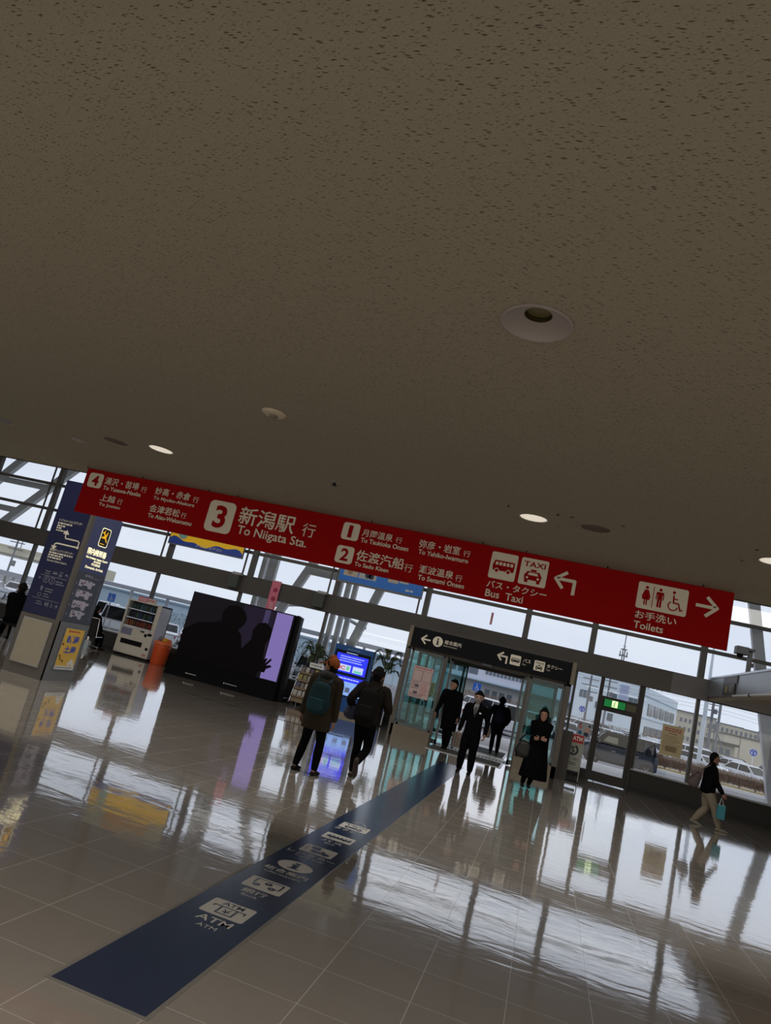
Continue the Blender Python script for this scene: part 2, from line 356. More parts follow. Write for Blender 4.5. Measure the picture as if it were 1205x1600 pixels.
# beam and low walls of the glass front
struct(MB().box(-36, 2.9, W-.2, W+.1, 2.58, 3.1, BEAM).box(2.9, 3.75, W-.2, W+.1, 2.58, 3.1, BEAM2).box(3.75, 13, W-.2, W+.1, 2.58, 3.1, BEAM).build('trim_1', origin=(0, 0, 0)))
sw = MB()
for a, b in ((-36, -3.45), (2.27, 13)):
    sw.box(a, b, W-.12, W+.12, 0, .51, SILL); sw.box(a, b, W-.16, W+.14, .51, .55, SILLTOP)
    sw.box(a, b, W-.2, W-.12, .0, .09, mat('dark_skirting', (40, 38, 37), .6))
struct(sw.build('wall_front', origin=(0, 0, 0)))
wn = 0
def window(x0, x1, z0, z1, transoms=(), mull=.13, rod=False):
    global wn
    wn += 1
    t = thing('window_%d' % wn, (x0, W, z0), None, None); struct(t)
    MB().box(x0-mull/2, x0+mull/2, W-.09, W+.06, z0, z1, FRAME).build('mullion', t)
    if rod: MB().box(x0-.23, x0-.185, W-.16, W-.12, z0, z1, FRAME).build('blind_rail', t)
    zs = [z0]+list(transoms)+[z1]
    for z in transoms: MB().box(x0+mull/2, x1-mull/2, W-.06, W+.04, z-.045, z+.045, FRAME).build('transom', t)
    for a, b in zip(zs[:-1], zs[1:]):
        MB().box(x0+mull/2, x1-mull/2, W+.0, W+.012, a, b, GLASS).build('pane', t)
UX = [-35.9, -33, -30.2, -27.4, -24.6, -21.9, -19.3, -16.72, -14.4, -11.95, -9.12, -6.36, -3.68, -.87, .87, 3.57, 6.3, 9.0, 11.7, 13]
for a, b in zip(UX[:-1], UX[1:]): window(a, b, 3.1, 6.95, (3.82, 4.66, 5.5, 6.3), .15, a < -3 and a > -20)
LX = [-35.9, -33, -30.2, -27.4, -24.6, -21.9, -19.3, -16.8, -14.4, -12.12, -9.27, -6.47, -3.45]
for a, b in zip(LX[:-1], LX[1:]): window(a, b, .55, 2.58, (), .07)
for a, b in ((3.6, 6.3), (6.3, 9.0), (9.0, 11.7), (11.7, 13)): window(a, b, .55, 2.58, (), .08)
window(2.31, 3.6, .55, 2.58, (), .06)
window(.62, 1.25, .22, 2.58, (), .06)
struct(MB().box(.59, 1.25, W-.12, W+.1, 0, .24, SILL).build('trim_2', origin=(0, 0, 0)))

# hinged glass exit door with its frame
DB = mat('dark_bronze_frame', (38, 33, 32), .4, .3)
d = thing('door_1', (1.77, W, 0), None, None); struct(d)
fr_ = MB().box(1.24, 1.33, W-.12, W+.08, 0, 2.58, DB).box(2.2, 2.31, W-.12, W+.08, 0, 2.58, DB).box(1.33, 2.2, W-.12, W+.08, 1.8, 2.12, DB)
fr_.build('door_frame', d)
leaf = MB().box(1.33, 1.385, W-.08, W-.02, .02, 1.8, DB).box(2.12, 2.2, W-.08, W-.02, .02, 1.8, DB).box(1.385, 2.12, W-.08, W-.02, .02, .25, DB).box(1.385, 2.12, W-.08, W-.02, 1.76, 1.8, DB)
lf = leaf.build('door_leaf', d)
MB().box(1.385, 2.12, W-.055, W-.045, .25, 1.76, GLASS).build('glass', lf)
hb = MB(); hb.tube([(1.42, W-.14, .98), (1.42, W-.14, 1.42)], .012, STEEL); hb.tube([(1.42, W-.14, 1.02), (1.42, W-.08, 1.02)], .008, STEEL); hb.tube([(1.42, W-.14, 1.38), (1.42, W-.08, 1.38)], .008, STEEL)
hb.build('handle', lf)
MB().box(1.33, 2.2, W, W+.01, 2.12, 2.58, GLASS).build('transom_glass', d)

# gallery edge on the right
GAL = mat('gallery_fascia', (150, 152, 158), .35, .3, scale=1)
GALU = mat('gallery_underside', (168, 152, 130), .8)
g = MB().box(3.76, 13, 8.2, W-.2, 2.68, 3.13, GAL).box(3.8, 13, 8.25, W-.2, 2.6, 2.68, GALU)
struct(g.build('trim_3', origin=(0, 0, 0)))
struct(MB().box(3.74, 3.78, 8.2, W-.2, 3.11, 3.15, STEEL).build('trim_4', origin=(0, 0, 0)))
LAMPW = mat('tube_casing', (205, 200, 192), .4)
o = MB().tube([(3.70, 9.0, 2.66), (3.70, 16.7, 2.66)], .022, LAMPW)
for y in (15.2, 16.6): o.tube([(3.70, y-.04, 2.66), (3.70, y+.04, 2.66)], .03, BLACK)
tag(o.build('conduit_pipe'), 'white pipe with black clips along the lower edge of the right gallery', 'pipe')
gs = thing('gallery_sign', (3.73, 17.2, 2.72), 'small dark sign plate with a yellow mark on the gallery side', 'sign')
GF = Fr((3.75, 18.3, 2.72), (0, -1, 0), (0, 0, 1))   # faces -X
MB().box(3.72, 3.75, 16.6, 17.6, 2.7, 2.93, mat('sign_bronze', (58, 48, 40), .4)).build('plate', gs)
YEL = mat('yellow_mark', (220, 190, 70), .5)
MB().box(3.715, 3.72, 17.25, 17.32, 2.75, 2.89, YEL).box(3.715, 3.72, 16.8, 16.98, 2.76, 2.88, mat('grey_mark', (130, 125, 118), .5)).build('marks', gs)
tag(MB().box(3.735, 3.752, 16.5, 17.7, 2.94, 3.1, BEAM2).build('light_panel'), 'pale metal cover plate on the gallery side above the small sign', 'panel')

# ================================================================== CAMERA ON POST, SPEAKERS
t = thing('pole_device', (3.85, 16.2, 3.13), 'grey boxy camera on a post standing on the gallery', 'camera')
GREYM = mat('mid_grey_metal', (96, 98, 102), .5, .3)
MB().box(3.81, 3.89, 16.16, 16.24, 3.13, 3.62, GREYM).build('post', t)
MB().box(3.56, 3.8, 16.08, 16.32, 3.52, 3.68, GREYM).build('camera_box', t, bevel=.01)
MB().lathe((3.66, 16.2, 3.52), [(.06, 0), (.065, -.03), (.04, -.07), (.0, -.08)], BLACK, 14).build('lens_dome', t)
MB().box(3.8, 3.92, 16.1, 16.3, 3.62, 3.67, GREYM).build('bracket', t)
MB().box(3.88, 3.93, 16.14, 16.26, 3.3, 3.38, GREYM).build('junction_box', t)
for x, lb in ((-9.42, 'grey wall loudspeaker on the beam above the large dark screen'), (-6.68, 'grey wall loudspeaker on the beam between the two hanging adverts')):
    t = thing('wall_speaker', (x, W-.3, 2.68), lb, 'loudspeaker', None)
    MB().box(x-.17, x+.13, W-.42, W-.22, 2.66, 3.04, mat('speaker_grey', (104, 108, 106), .7)).build('cabinet', t, bevel=.01)
    MB().box(x-.15, x+.11, W-.43, W-.42, 2.68, 3.02, mat('speaker_mesh', (84, 88, 86), .9)).build('grille', t)
    MB().box(x-.1, x+.17, W-.4, W-.2, 3.05, 3.12, mat('speaker_bracket', (180, 180, 180), .5)).build('bracket', t)

# ================================================================== ICONS
def ic_arrow(mb, fr, x, y, s, m, kind, d=.004, wd=.2):
    """arrows in a unit square scaled by s"""
    P = lambda pts: [(x+a*s, y+b*s) for a, b in pts]
    if kind == 'left': mb.stroke(fr, P([(.06, .5), (1, .5)]), wd*s*.8, d, m); mb.stroke(fr, P([(.55, .95), (.08, .5), (.55, .05)]), wd*s*.8, d, m)
    if kind == 'right': mb.stroke(fr, P([(0, .5), (.94, .5)]), wd*s*.8, d, m); mb.stroke(fr, P([(.45, .95), (.92, .5), (.45, .05)]), wd*s*.8, d, m)
    if kind == 'bend': mb.stroke(fr, P([(.08, .64), (.92, .64), (.92, 0)]), wd*s*.8, d, m); mb.stroke(fr, P([(.55, 1), (.06, .64), (.42, .22)]), wd*s*.8, d, m)
def ic_bus(mb, fr, x, y, w, h, fg, bgm, d=.004):
    q = lambda a, b: (x+a*w, y+b*h)
    mb.poly(fr, [q(.12, .32), q(.9, .32), q(.92, .4), q(.92, .66), q(.88, .7), q(.16, .7), q(.1, .5)], d, fg)
    for i in range(5): mb.rect(fr, x+(.2+.14*i)*w, y+.52*h, x+(.3+.14*i)*w, y+.64*h, d+.002, bgm)
    for cx in (.28, .72):
        mb.disc(fr, x+cx*w, y+.32*h, .085*w, d+.002, bgm, 16); mb.disc(fr, x+cx*w, y+.31*h, .065*w, d+.004, fg, 16)
def ic_taxi(mb, fr, x, y, w, h, fg, bgm, d=.004):
    q = lambda a, b: (x+a*w, y+b*h)
    mb.text(fr, 'TAXI', x+.1*w, y+.68*h, .8*w, .2*h, fg, d, .02)
    mb.poly(fr, [q(.2, .2), q(.8, .2), q(.82, .36), q(.72, .52), q(.28, .52), q(.18, .36)], d, fg)
    mb.rect(fr, x+.4*w, y+.53*h, x+.6*w, y+.6*h, d, fg)
    mb.poly(fr, [q(.3, .38), q(.7, .38), q(.65, .48), q(.35, .48)], d+.002, bgm)
    for cx in (.3, .7): mb.disc(fr, x+cx*w, y+.28*h, .045*w, d+.002, bgm, 12)
    for cx in (.22, .66): mb.rect(fr, x+cx*w, y+.1*h, x+(cx+.12)*w, y+.2*h, d, fg)
def ic_wheelchair(mb, fr, x, y, w, h, fg, d=.004):
    P = lambda pts: [(x+a*w, y+b*h) for a, b in pts]
    mb.disc(fr, x+.4*w, y+.9*h, .09*w, d, fg, 14)
    mb.stroke(fr, P([(.4, .78), (.43, .42), (.72, .42), (.84, .12), (.98, .16)]), .085*w, d, fg)
    mb.stroke(fr, P([(.41, .62), (.66, .6)]), .07*w, d, fg)
    mb.ring(fr, x+.42*w, y+.28*h, .3*w, .07*w, d, fg, 24, math.radians(120), math.radians(350))
def ic_man(mb, fr, x, y, w, h, fg, woman=False, d=.004):
    q = lambda a, b: (x+a*w, y+b*h)
    mb.disc(fr, x+.5*w, y+.92*h, .1*h*.8, d, fg, 14)
    if woman: mb.poly(fr, [q(.3, .8), q(.7, .8), q(1, .42), q(.88, .38), q(.7, .6), q(.95, .28), q(.68, .28), q(.68, 0), q(.54, 0), q(.54, .28), q(.46, .28), q(.46, 0), q(.32, 0), q(.32, .28), q(.05, .28), q(.3, .6), q(.12, .38), q(0, .42)], d, fg)
    else: mb.poly(fr, [q(.12, .8), q(.88, .8), q(.95, .7), q(.95, .4), q(.82, .4), q(.82, .66), q(.76, .66), q(.76, 0), q(.53, 0), q(.53, .4), q(.47, .4), q(.47, 0), q(.24, 0), q(.24, .66), q(.18, .66), q(.18, .4), q(.05, .4), q(.05, .7)], d, fg)
def ic_info(mb, fr, x, y, r, disc, fg, d=.002, ry=None):
    k = (ry or r)
    mb.disc(fr, x, y, r, d, disc, 32, k); mb.disc(fr, x, y+.5*k, .17*r, d+.002, fg, 16, .17*k)
    mb.poly(fr, [(x+a*r, y+b*k) for a, b in ((-.3, -.62), (.34, -.62), (.34, -.5), (.17, -.5), (.17, .25), (-.28, .25), (-.28, .13), (-.14, .13), (-.14, -.5), (-.3, -.5))], d+.002, fg)
def bars(mb, fr, x, y, w, n, pitch, th, m, d=.003, vary=.25):
    """unreadable small print shown as rows of short dashes"""
    for i in range(n):
        xx = x; end = x+w*(1-vary*random.random())
        while xx < end:
            l = random.uniform(.6, 2.2)*th*1.6; mb.rect(fr, xx, y-i*pitch, min(xx+l, end), y-i*pitch+th, d, m); xx += l+th*.5

# ================================================================== RED HANGING BANNER
BX, BY, BZ = -5.79, 7.125, 2.45
t = thing('hanging_sign', (-2.15, BY, 2.45), 'long red direction banner hung from the low ceiling across the hall', 'sign')
MB().box(BX, 1.496, BY+.0, BY+.04, 2.45, 3.0-.002, RED).build('panel', t)
fr = Fr((BX, BY-.001, BZ))
le = MB(); tl = MB()
def numtile(x0, y0, x1, y1, s):
    tl.rrect(fr, x0, y0, x1, y1, .03*(x1-x0)/.17, .002, OFFW); w_ = (x1-x0)
    le.text(fr, s, x0+w_*(.36 if s == '1' else .27), y0+.14*(y1-y0), w_*(.24 if s == '1' else .46), .72*(y1-y0), RED, .005, .03)
T = lambda s, x0, y0, x1, y1, b=.012: le.text(fr, s, x0, y0, x1-x0, y1-y0, OFFW, .004, b)
def part():
    """each destination of the banner is a part: its white tile and its words"""
    global le, tl
    if tl.v: tl.build('white_tile', t)
    if le.v: le.build('lettering', t)
    le = MB(); tl = MB()
numtile(.055, .325, .255, .505, '4')
T('湯沢・苗場', .288, .392, .76, .483); T('行', .80, .385, .875, .455, 0); T('To Yuzawa-Naeba', .29, .325, .818, .375, .022)
T('上越', .3, .185, .507, .272); T('行', .54, .185, .61, .252, 0); T('To Joetsu', .304, .118, .603, .165, .022); part()
T('妙高・赤倉', .99, .392, 1.462, .483); T('行', 1.5, .385, 1.574, .455, 0); T('To Myoko-Akakura', .992, .32, 1.541, .372, .022)
T('会津若松', .988, .178, 1.39, .27); T('行', 1.41, .18, 1.48, .245, 0); T('To Aizu-Wakamatsu', .992, .11, 1.576, .16, .022); part()
numtile(1.73, .1, 2.065, .465, '3')
T('新潟駅', 2.125, .25, 2.81, .455); T('行', 2.905, .255, 3.06, .405, 0); T('To Niigata Sta.', 2.15, .105, 3.0, .235, .012); part()
numtile(3.357, .315, 3.552, .505, '1'); T('月岡温泉', 3.585, .385, 3.93, .468); T('行', 3.965, .385, 4.035, .45, 0); T('To Tsukioka Onsen', 3.588, .318, 4.123, .37, .022); part()
numtile(3.352, .055, 3.55, .245, '2'); T('佐渡汽船', 3.58, .115, 4.115, .235); T('行', 4.125, .105, 4.215, .19, 0); T('To Sado Kisen', 3.585, .055, 3.967, .1, .022); part()
T('弥彦・岩室', 4.225, .385, 4.665, .475); T('行', 4.7, .385, 4.775, .45, 0); T('To Yahiko-Iwamuro', 4.233, .318, 4.768, .368, .022)
T('瀬波温泉', 4.285, .125, 4.65, .21); T('行', 4.675, .115, 4.745, .185, 0); T('To Senami Onsen', 4.289, .052, 4.781, .105, .022); part()
tl.rrect(fr, 4.993, .225, 5.262, .5, .02, .002, OFFW); ic_bus(le, fr, 4.993, .225, .269, .275, RED, OFFW); part()
tl.rrect(fr, 5.298, .225, 5.57, .5, .02, .002, OFFW); ic_taxi(le, fr, 5.298, .225, .272, .275, RED, OFFW); part()
T('バス・タクシー', 5.0, .125, 5.6, .2); T('Bus  Taxi', 5.005, .03, 5.385, .105, .012); part()
ic_arrow(le, fr, 5.645, .215, .215, OFFW, 'bend', wd=.19); le.build('arrow', t); le = MB()
tl.rrect(fr, 6.435, .228, 6.892, .486, .02, .002, OFFW)
ic_man(le, fr, 6.475, .268, .085, .185, RED, True); le.rect(fr, 6.577, .255, 6.583, .46, .004, RED); ic_man(le, fr, 6.602, .268, .08, .185, RED); ic_wheelchair(le, fr, 6.70, .25, .16, .21, RED); part()
T('お手洗い', 6.445, .125, 6.82, .205); T('Toilets', 6.445, .03, 6.715, .1, .012); part()
ic_arrow(le, fr, 6.965, .265, .205, OFFW, 'right', wd=.19); le.build('arrow', t)
wr = MB()
for x in (-5.72, -4.95, -4.07, -3.7, -2.1, -.9, -.46, .33, 1.2):
    wr.tube([(x, BY+.02, 2.985), (x, BY+.02, 3.0)], .006, BLACK, 6); wr.tube([(x, BY-.1, 2.978), (x, BY-.1, 3.0)], .006, BLACK, 6)
wr.build('hanger', t)

# ================================================================== LAMPS IN THE CEILING
TRIM = mat('lamp_trim', (142, 133, 130), .4)
def downlight(x, y, kind, label, cat='ceiling light'):
    t = thing('downlight', (x, y, 3.0), label, cat)
    r = .142 if kind == 'big' else .12
    if kind == 'big':
        MB().lathe((x, y, 3.0), [(.128, .0), (r, -.001), (r, -.006), (.134, -.009), (.128, -.004)], TRIM, 40, cap=False).build('rim', t, smooth=False)
        cone = MB(); prof = [(.13, -.004), (.12, .006), (.098, .019), (.072, .03), (.055, .034)]; n = 40; vs = []; fs = []
        for a, b in prof:
            for k in range(n): vs.append((x+a*math.cos(2*PI*k/n), y+a*math.sin(2*PI*k/n), 3.0+b))
        for i in range(len(prof)-1):
            for k in range(n): fs.append((i*n+k, i*n+(k+1) % n, (i+1)*n+(k+1) % n, (i+1)*n+k))
        cone.add(vs, fs, TRIM).build('reflector', t, smooth=True)
        MB().lathe((x, y, 3.034), [(.056, 0), (.056, .05), (0.001, .05)], mat('lamp_recess', (60, 52, 30), .5), 32, cap=False).build('lamp_recess', t)
        MB().lathe((x, y, 3.034), [(.051, 0.02), (.051, .03), (.001, .03)], mat('unlit_lens', (98, 90, 58), .3), 32).build('lens', t)
    else:
        MB().lathe((x, y, 3.0), [(.112, .01), (.112, -.002), (r, -.001), (r, -.003), (.114, -.003), (.112, -.002)], TRIM, 32, cap=False).build('rim', t)
        if kind == 'lit': mm = mat('lit_lens', (255, 246, 228), .4, emit=.55, var=.02)
        elif kind == 'off': mm = mat('dull_olive_lens', (62, 56, 38), .4)
        MB().lathe((x, y, 3.0), [(.001, 0), (.112, .0), (.112, .01), (.001, .01)], mm, 32).build('lens', t)
downlight(-.30, 2.52, 'big', 'large unlit downlight with a white flared rim, nearest in the ceiling')
downlight(-3.84, 5.58, 'lit', 'lit white downlight near the left end of the red banner')
downlight(-4.34, 5.58, 'off', 'dull olive downlight left of the lit one near the left pillar')
downlight(-.366, 5.64, 'lit', 'lit white downlight above the bus and taxi symbols of the banner')
downlight(.124, 5.62, 'off', 'dull olive downlight just right of the lit one above the taxi symbol')
downlight(1.43, 5.64, 'lit', 'pale downlight cut by the right edge of the picture')
downlight(-5.66, 5.53, 'off', 'dull downlight at the far left edge of the ceiling')
downlight(3.3, 5.62, 'off', 'dull downlight right of the picture beyond the pale one') if False else None
t = thing('smoke_detector', (-2.05, 4.05, 3.0), 'slim white ceiling fitting between the left lamps and the banner middle', 'smoke detector')
MB().lathe((-2.05, 4.05, 3.0), [(.085, 0), (.085, -.006), (.07, -.018), (.045, -.022), (.001, -.022)], mat('detector_shell', (186, 172, 152), .4), 28).build('shell', t, smooth=True)
MB().lathe((-2.05, 4.05, 2.978), [(.03, 0), (.026, -.014), (.001, -.016)], mat('detector_dark', (110, 98, 80), .5), 18).build('sensor', t)
t = thing('sprinkler', (-2.1, 5.63, 3.0), 'small dark sprinkler head in the ceiling above the 3 of the banner', 'sprinkler')
MB().lathe((-2.1, 5.63, 3.0), [(.045, 0), (.045, -.004), (.02, -.008), (.001, -.008)], TRIM, 18).build('plate', t)
MB().lathe((-2.1, 5.63, 2.992), [(.012, 0), (.012, -.02), (.025, -.022), (.025, -.026), (.001, -.026)], BLACK, 12).build('nozzle', t)
tag(MB().lathe((-4.93, 5.8, 3.0), [(.07, 0), (.07, -.004), (.05, -.01), (.001, -.012)], TRIM, 24).build('vent_cover'), 'pale round vent cover in the ceiling above the left window corner', 'vent')
hx, hy = -5.4, 6.0
hm = MB(); LN = mat('hatch_gap', (150, 142, 124), .8)
for a, b in (((-6.7, 5.7), (-5.55, 5.7)), ((-5.55, 5.7), (-5.55, 6.65)), ((-5.55, 6.65), (-6.7, 6.65)), ((-6.7, 6.65), (-6.7, 5.7))):
    hm.bar((*a, 2.999), (*b, 2.999), .012, .006, LN)
hatch = hm.build('ceiling_hatch'); tag(hatch, 'thin square outline of an access hatch in the far left ceiling', 'hatch')

# ================================================================== FLOOR GUIDE STRIP
STRIPM = mat('navy_floor_film', (44, 58, 84),   .2, spec=1.0, var=.12, scale=3)
t = thing('floor_sign', (-1.55, 8.8, 0), 'long navy floor strip with white symbols leading to the entrance', 'floor sign')
MB().box(-1.784, -1.317, 3.0, 14.6, 0.0005, .003, STRIPM).build('film', t)
BRD = mat('film_residue', (134, 130, 122), .5)
MB().box(-1.805, -1.784, 2.975, 5.2, .0004, .002, BRD).box(-1.317, -1.296, 2.975, 4.6, .0004, .002, BRD).box(-1.784, -1.317, 2.975, 3.0, .0004, .002, BRD).build('border', t)
ff = Fr((0, 0, .003), (1, 0, 0), (0, 1, 0)); fi = MB(); FW = mat('film_white', (205, 202, 194), .5); FG = STRIPM
def ftile(y0, y1): fi.rrect(ff, -1.69, y0, -1.412, y1, .02, .0005, FW)
E5 = .001
ftile(4.15, 4.4); fi.text(ff, 'ATM', -1.62, 4.325, .14, .055, FG, E5, .02)
fi.stroke(ff, [(-1.65, 4.3), (-1.45, 4.3), (-1.45, 4.265)], .012, E5, FG); fi.stroke(ff, [(-1.65, 4.3), (-1.65, 4.275)], .012, E5, FG)
fi.stroke(ff, [(-1.6, 4.295), (-1.6, 4.19), (-1.5, 4.19), (-1.5, 4.295)], .012, E5, FG); fi.text(ff, '¥', -1.575, 4.21, .05, .06, FG, E5, .01)
fi.text(ff, 'ATM', -1.65, 4.035, .215, .08, FW, E5, .015); fi.text(ff, 'ATM', -1.60, 3.95, .12, .045, FW, E5)
fi.build('symbol', t); fi = MB(); ftile(4.745, 4.98); fi.stroke(ff, [(-1.64, 4.86), (-1.64, 4.95), (-1.45, 4.95), (-1.45, 4.84), (-1.47, 4.84)], .012, E5, FG)
for cx, cy in ((-1.61, 4.83), (-1.545, 4.895), (-1.5, 4.83)): fi.disc(ff, cx, cy, .028, E5, FG, 18); fi.text(ff, '¥', cx-.01, cy-.012, .02, .024, FW, E5*1.6)
fi.text(ff, '銀行', -1.64, 4.635, .17, .08, FW, E5, .01); fi.text(ff, 'Bank', -1.61, 4.57, .11, .04, FW, E5)
fi.build('symbol', t); fi = MB(); ic_info(fi, ff, -1.552, 5.44, .135, FW, FG, .0005, .125)
fi.text(ff, '総合案内', -1.72, 5.205, .335, .085, FW, E5, .01); fi.text(ff, 'Information', -1.69, 5.14, .28, .04, FW, E5)
fi.build('symbol', t); fi = MB(); ftile(5.888, 6.13); fi.text(ff, 'P', -1.6, 6.06, .03, .045, FG, E5, .02); fi.stroke(ff, [(-1.66, 5.95), (-1.66, 6.1)], .008, E5, FG); fi.rect(ff, -1.63, 6.03, -1.55, 6.11, E5*.8, FG)
fi.poly(ff, [(-1.6, 5.93), (-1.45, 5.93), (-1.44, 5.97), (-1.48, 5.99), (-1.51, 6.03), (-1.58, 6.03), (-1.61, 5.985)], E5, FG)
fi.rect(ff, -1.57, 5.985, -1.52, 6.015, E5*1.4, FW)
for cx in (-1.57, -1.48): fi.disc(ff, cx, 5.93, .018, E5*1.4, FG, 12)
fi.text(ff, 'レンタカー', -1.75, 5.77, .4, .085, FW, E5, .005); fi.text(ff, 'Car Rental', -1.66, 5.71, .24, .04, FW, E5)
fi.build('symbol', t); fi = MB(); ftile(6.477, 6.71); ic_bus(fi, ff, -1.69, 6.477, .278, .233, FG, FW, E5); fi.text(ff, 'バス', -1.65, 6.36, .19, .08, FW, E5, .01); fi.text(ff, 'Bus', -1.6, 6.3, .09, .04, FW, E5)
fi.build('symbol', t); fi = MB(); ftile(7.03, 7.27); ic_taxi(fi, ff, -1.69, 7.03, .278, .24, FG, FW, E5); fi.text(ff, 'タクシー', -1.7, 6.92, .29, .08, FW, E5, .01)
fi.stroke(ff, [(-1.62, 7.33), (-1.55, 7.42), (-1.48, 7.33)], .012, E5, FW)
fi.build('symbol', t)
tag(MB().box(-7.65, -3.7, 14.0, 14.05, .0, .004, mat('joint_metal', (52, 50, 48), .4, .5)).build('floor_joint_cover'), 'dark metal joint strip set in the floor before the big screen', 'joint strip')
# ================================================================== PILLAR WITH SIGN PANELS
PIL = mat('pillar_grey_board', (98, 94, 88), .6, scale=3)
PIL2 = mat('pillar_side_grey', (116, 118, 122), .5, scale=3)
t = thing('information_pillar', (-8.27, 10.66, 0), 'square information pillar with navy and indigo sign panels at the left', 'pillar')
MB().box(-8.63, -7.93, 10.27, 11.07, 0, 3.31, PIL).build('core', t)
MB().box(-8.66, -7.965, 10.25, 10.27, .99, 3.33, NAVY).build('front_panel', t)
MB().box(-7.93, -7.9, 10.31, 11.07, .99, 2.9, INDIGO).build('side_panel', t)
MB().box(-7.9299, -7.897, 10.31, 11.07, .99, 1.87, mat('slate_sign', (74, 78, 92), .45)).build('map_panel', t)
MB().box(-7.93, -7.9, 10.27, 11.085, 0, .985, PIL2).build('side_base', t)
MB().box(-7.965, -7.9, 10.235, 10.31, 0, 3.3, PIL).build('corner_post', t)
MB().box(-8.66, -7.965, 10.24, 10.27, 0, .985, PIL).build('front_base', t)
BLANKP = mat('blank_notice', (166, 158, 140), .6)
MB().box(-8.55, -8.005, 10.222, 10.24, .195, .905, BLANKP).build('blank_board', t)
MB().box(-8.565, -7.99, 10.228, 10.239, .18, .92, STEEL).build('board_frame', t)
LIT = mat('lit_cream_letters', (250, 240, 196), .4, emit=1.0, var=.02); LW = mat('letters_cream', (236, 232, 214), .5); AMB = mat('amber_pictogram', (255, 186, 20), .5, emit=.55, var=.02)
DIM = mat('dim_grey_print', (140, 142, 156), .5)
pf = Fr((0, 10.25, 0)); b_ = MB()
b_.text(pf, 'インフォメーションカウンター', -8.555, 2.6, .49, .05, LW, .003, .01)
bars(b_, pf, -8.555, 2.555, .3, 1, .05, .026, LW, vary=0); bars(b_, pf, -8.55, 2.51, .16, 1, .05, .026, LW, vary=0); bars(b_, pf, -8.55, 2.47, .1, 1, .05, .026, LW, vary=0); bars(b_, pf, -8.545, 2.43, .21, 1, .05, .022, LW, vary=0)
b_.stroke(pf, [(-8.32, 2.44), (-8.32, 2.36), (-8.3, 2.33), (-8.05, 2.33), (-8.015, 2.31), (-8.015, 2.22)], .022, .003, LW, True)
b_.poly(pf, [(-8.385, 2.4), (-8.32, 2.475), (-8.255, 2.4)], .0035, LW)
b_.disc(pf, -8.015, 2.22, .025, .0035, LW, 14)
b_.stroke(pf, [(-8.015, 2.22), (-8.44, 2.22), (-8.475, 2.2), (-8.475, 2.16)], .024, .003, LW, True)
b_.poly(pf, [(-8.535, 2.17), (-8.475, 2.1), (-8.415, 2.17)], .0035, LW)
b_.text(pf, '国内線チェックインカウンター', -8.53, 2.075, .48, .05, LW, .003, .012)
for k, wd in enumerate((.48, .3, .27)): bars(b_, pf, -8.53, 2.035-.042*k, wd, 1, .05, .026, LW, vary=0)
b_.text(pf, 'Domestic Airlines Check In', -8.52, 1.895, .4, .036, LW, .003, .01)
b_.rect(pf, -8.545, 1.648, -8.01, 1.656, .003, DIM); b_.rect(pf, -8.56, 1.255, -8.01, 1.262, .003, DIM)
ic_bus(b_, pf, -8.33, 1.67, .11, .1, DIM, NAVY); ic_taxi(b_, pf, -8.21, 1.665, .1, .11, DIM, NAVY); ic_arrow(b_, pf, -8.07, 1.69, .06, DIM, 'bend'); bars(b_, pf, -8.47, 1.72, .12, 2, .04, .016, DIM)
ic_arrow(b_, pf, -8.56, 1.57, .05, DIM, 'left')
b_.ring(pf, -8.407, 1.587, .058, .009, .003, DIM); b_.text(pf, '?', -8.428, 1.555, .04, .065, DIM, .003, .02)
b_.ring(pf, -8.285, 1.584, .058, .009, .003, DIM); b_.rect(pf, -8.29, 1.55, -8.28, 1.61, .003, DIM); b_.disc(pf, -8.285, 1.622, .007, .003, DIM, 10)
bars(b_, pf, -8.2, 1.58, .17, 2, .04, .018, DIM)
ic_man(b_, pf, -8.46, 1.39, .05, .09, DIM); bars(b_, pf, -8.36, 1.43, .16, 2, .04, .016, DIM); bars(b_, pf, -8.36, 1.34, .12, 2, .04, .014, DIM); b_.ring(pf, -8.44, 1.32, .035, .008, .003, DIM)
bars(b_, pf, -8.45, 1.2, .12, 2, .04, .016, DIM); ic_man(b_, pf, -8.28, 1.15, .035, .085, DIM, True); ic_man(b_, pf, -8.235, 1.15, .035, .085, DIM); ic_wheelchair(b_, pf, -8.18, 1.15, .075, .09, DIM); ic_arrow(b_, pf, -8.08, 1.16, .065, DIM, 'right')
b_.build('front_lettering', t)
sf = Fr((-7.9, 0, 0), (0, 1, 0)); s_ = MB(); BK = mat('pictogram_black', (12, 12, 14), .4)
s_.rrect(sf, 10.575, 2.355, 10.83, 2.69, .04, .002, LIT); s_.rrect(sf, 10.588, 2.368, 10.817, 2.677, .035, .003, BK)
pc = (10.705, 2.54); an = math.radians(-50)
def rp(pts, sc=1): return [(pc[0]+sc*(a*math.cos(an)-b*math.sin(an)), pc[1]+sc*(a*math.sin(an)+b*math.cos(an))) for a, b in pts]
s_.poly(sf, rp([(.12, 0), (.105, .012), (.03, .016), (-.03, .095), (-.05, .095), (-.02, .014), (-.075, .012), (-.1, .04), (-.115, .04), (-.1, 0), (-.115, -.04), (-.1, -.04), (-.075, -.012), (-.02, -.014), (-.05, -.095), (-.03, -.095), (.03, -.016), (.105, -.012)]), .004, AMB)
s_.rect(sf, 10.62, 2.4, 10.74, 2.412, .004, AMB)
s_.text(sf, '国内線到着', 10.37, 2.17, .52, .12, LIT, .003, .03)
s_.text(sf, 'Внутренние линии Прилёт', 10.38, 2.1, .62, .045, LIT, .003, .02)
s_.text(sf, '国内线到达', 10.62, 2.055, .2, .04, LIT, .003, .02); s_.text(sf, '國內線到達', 10.58, 2.0, .24, .045, LIT, .003, .02)
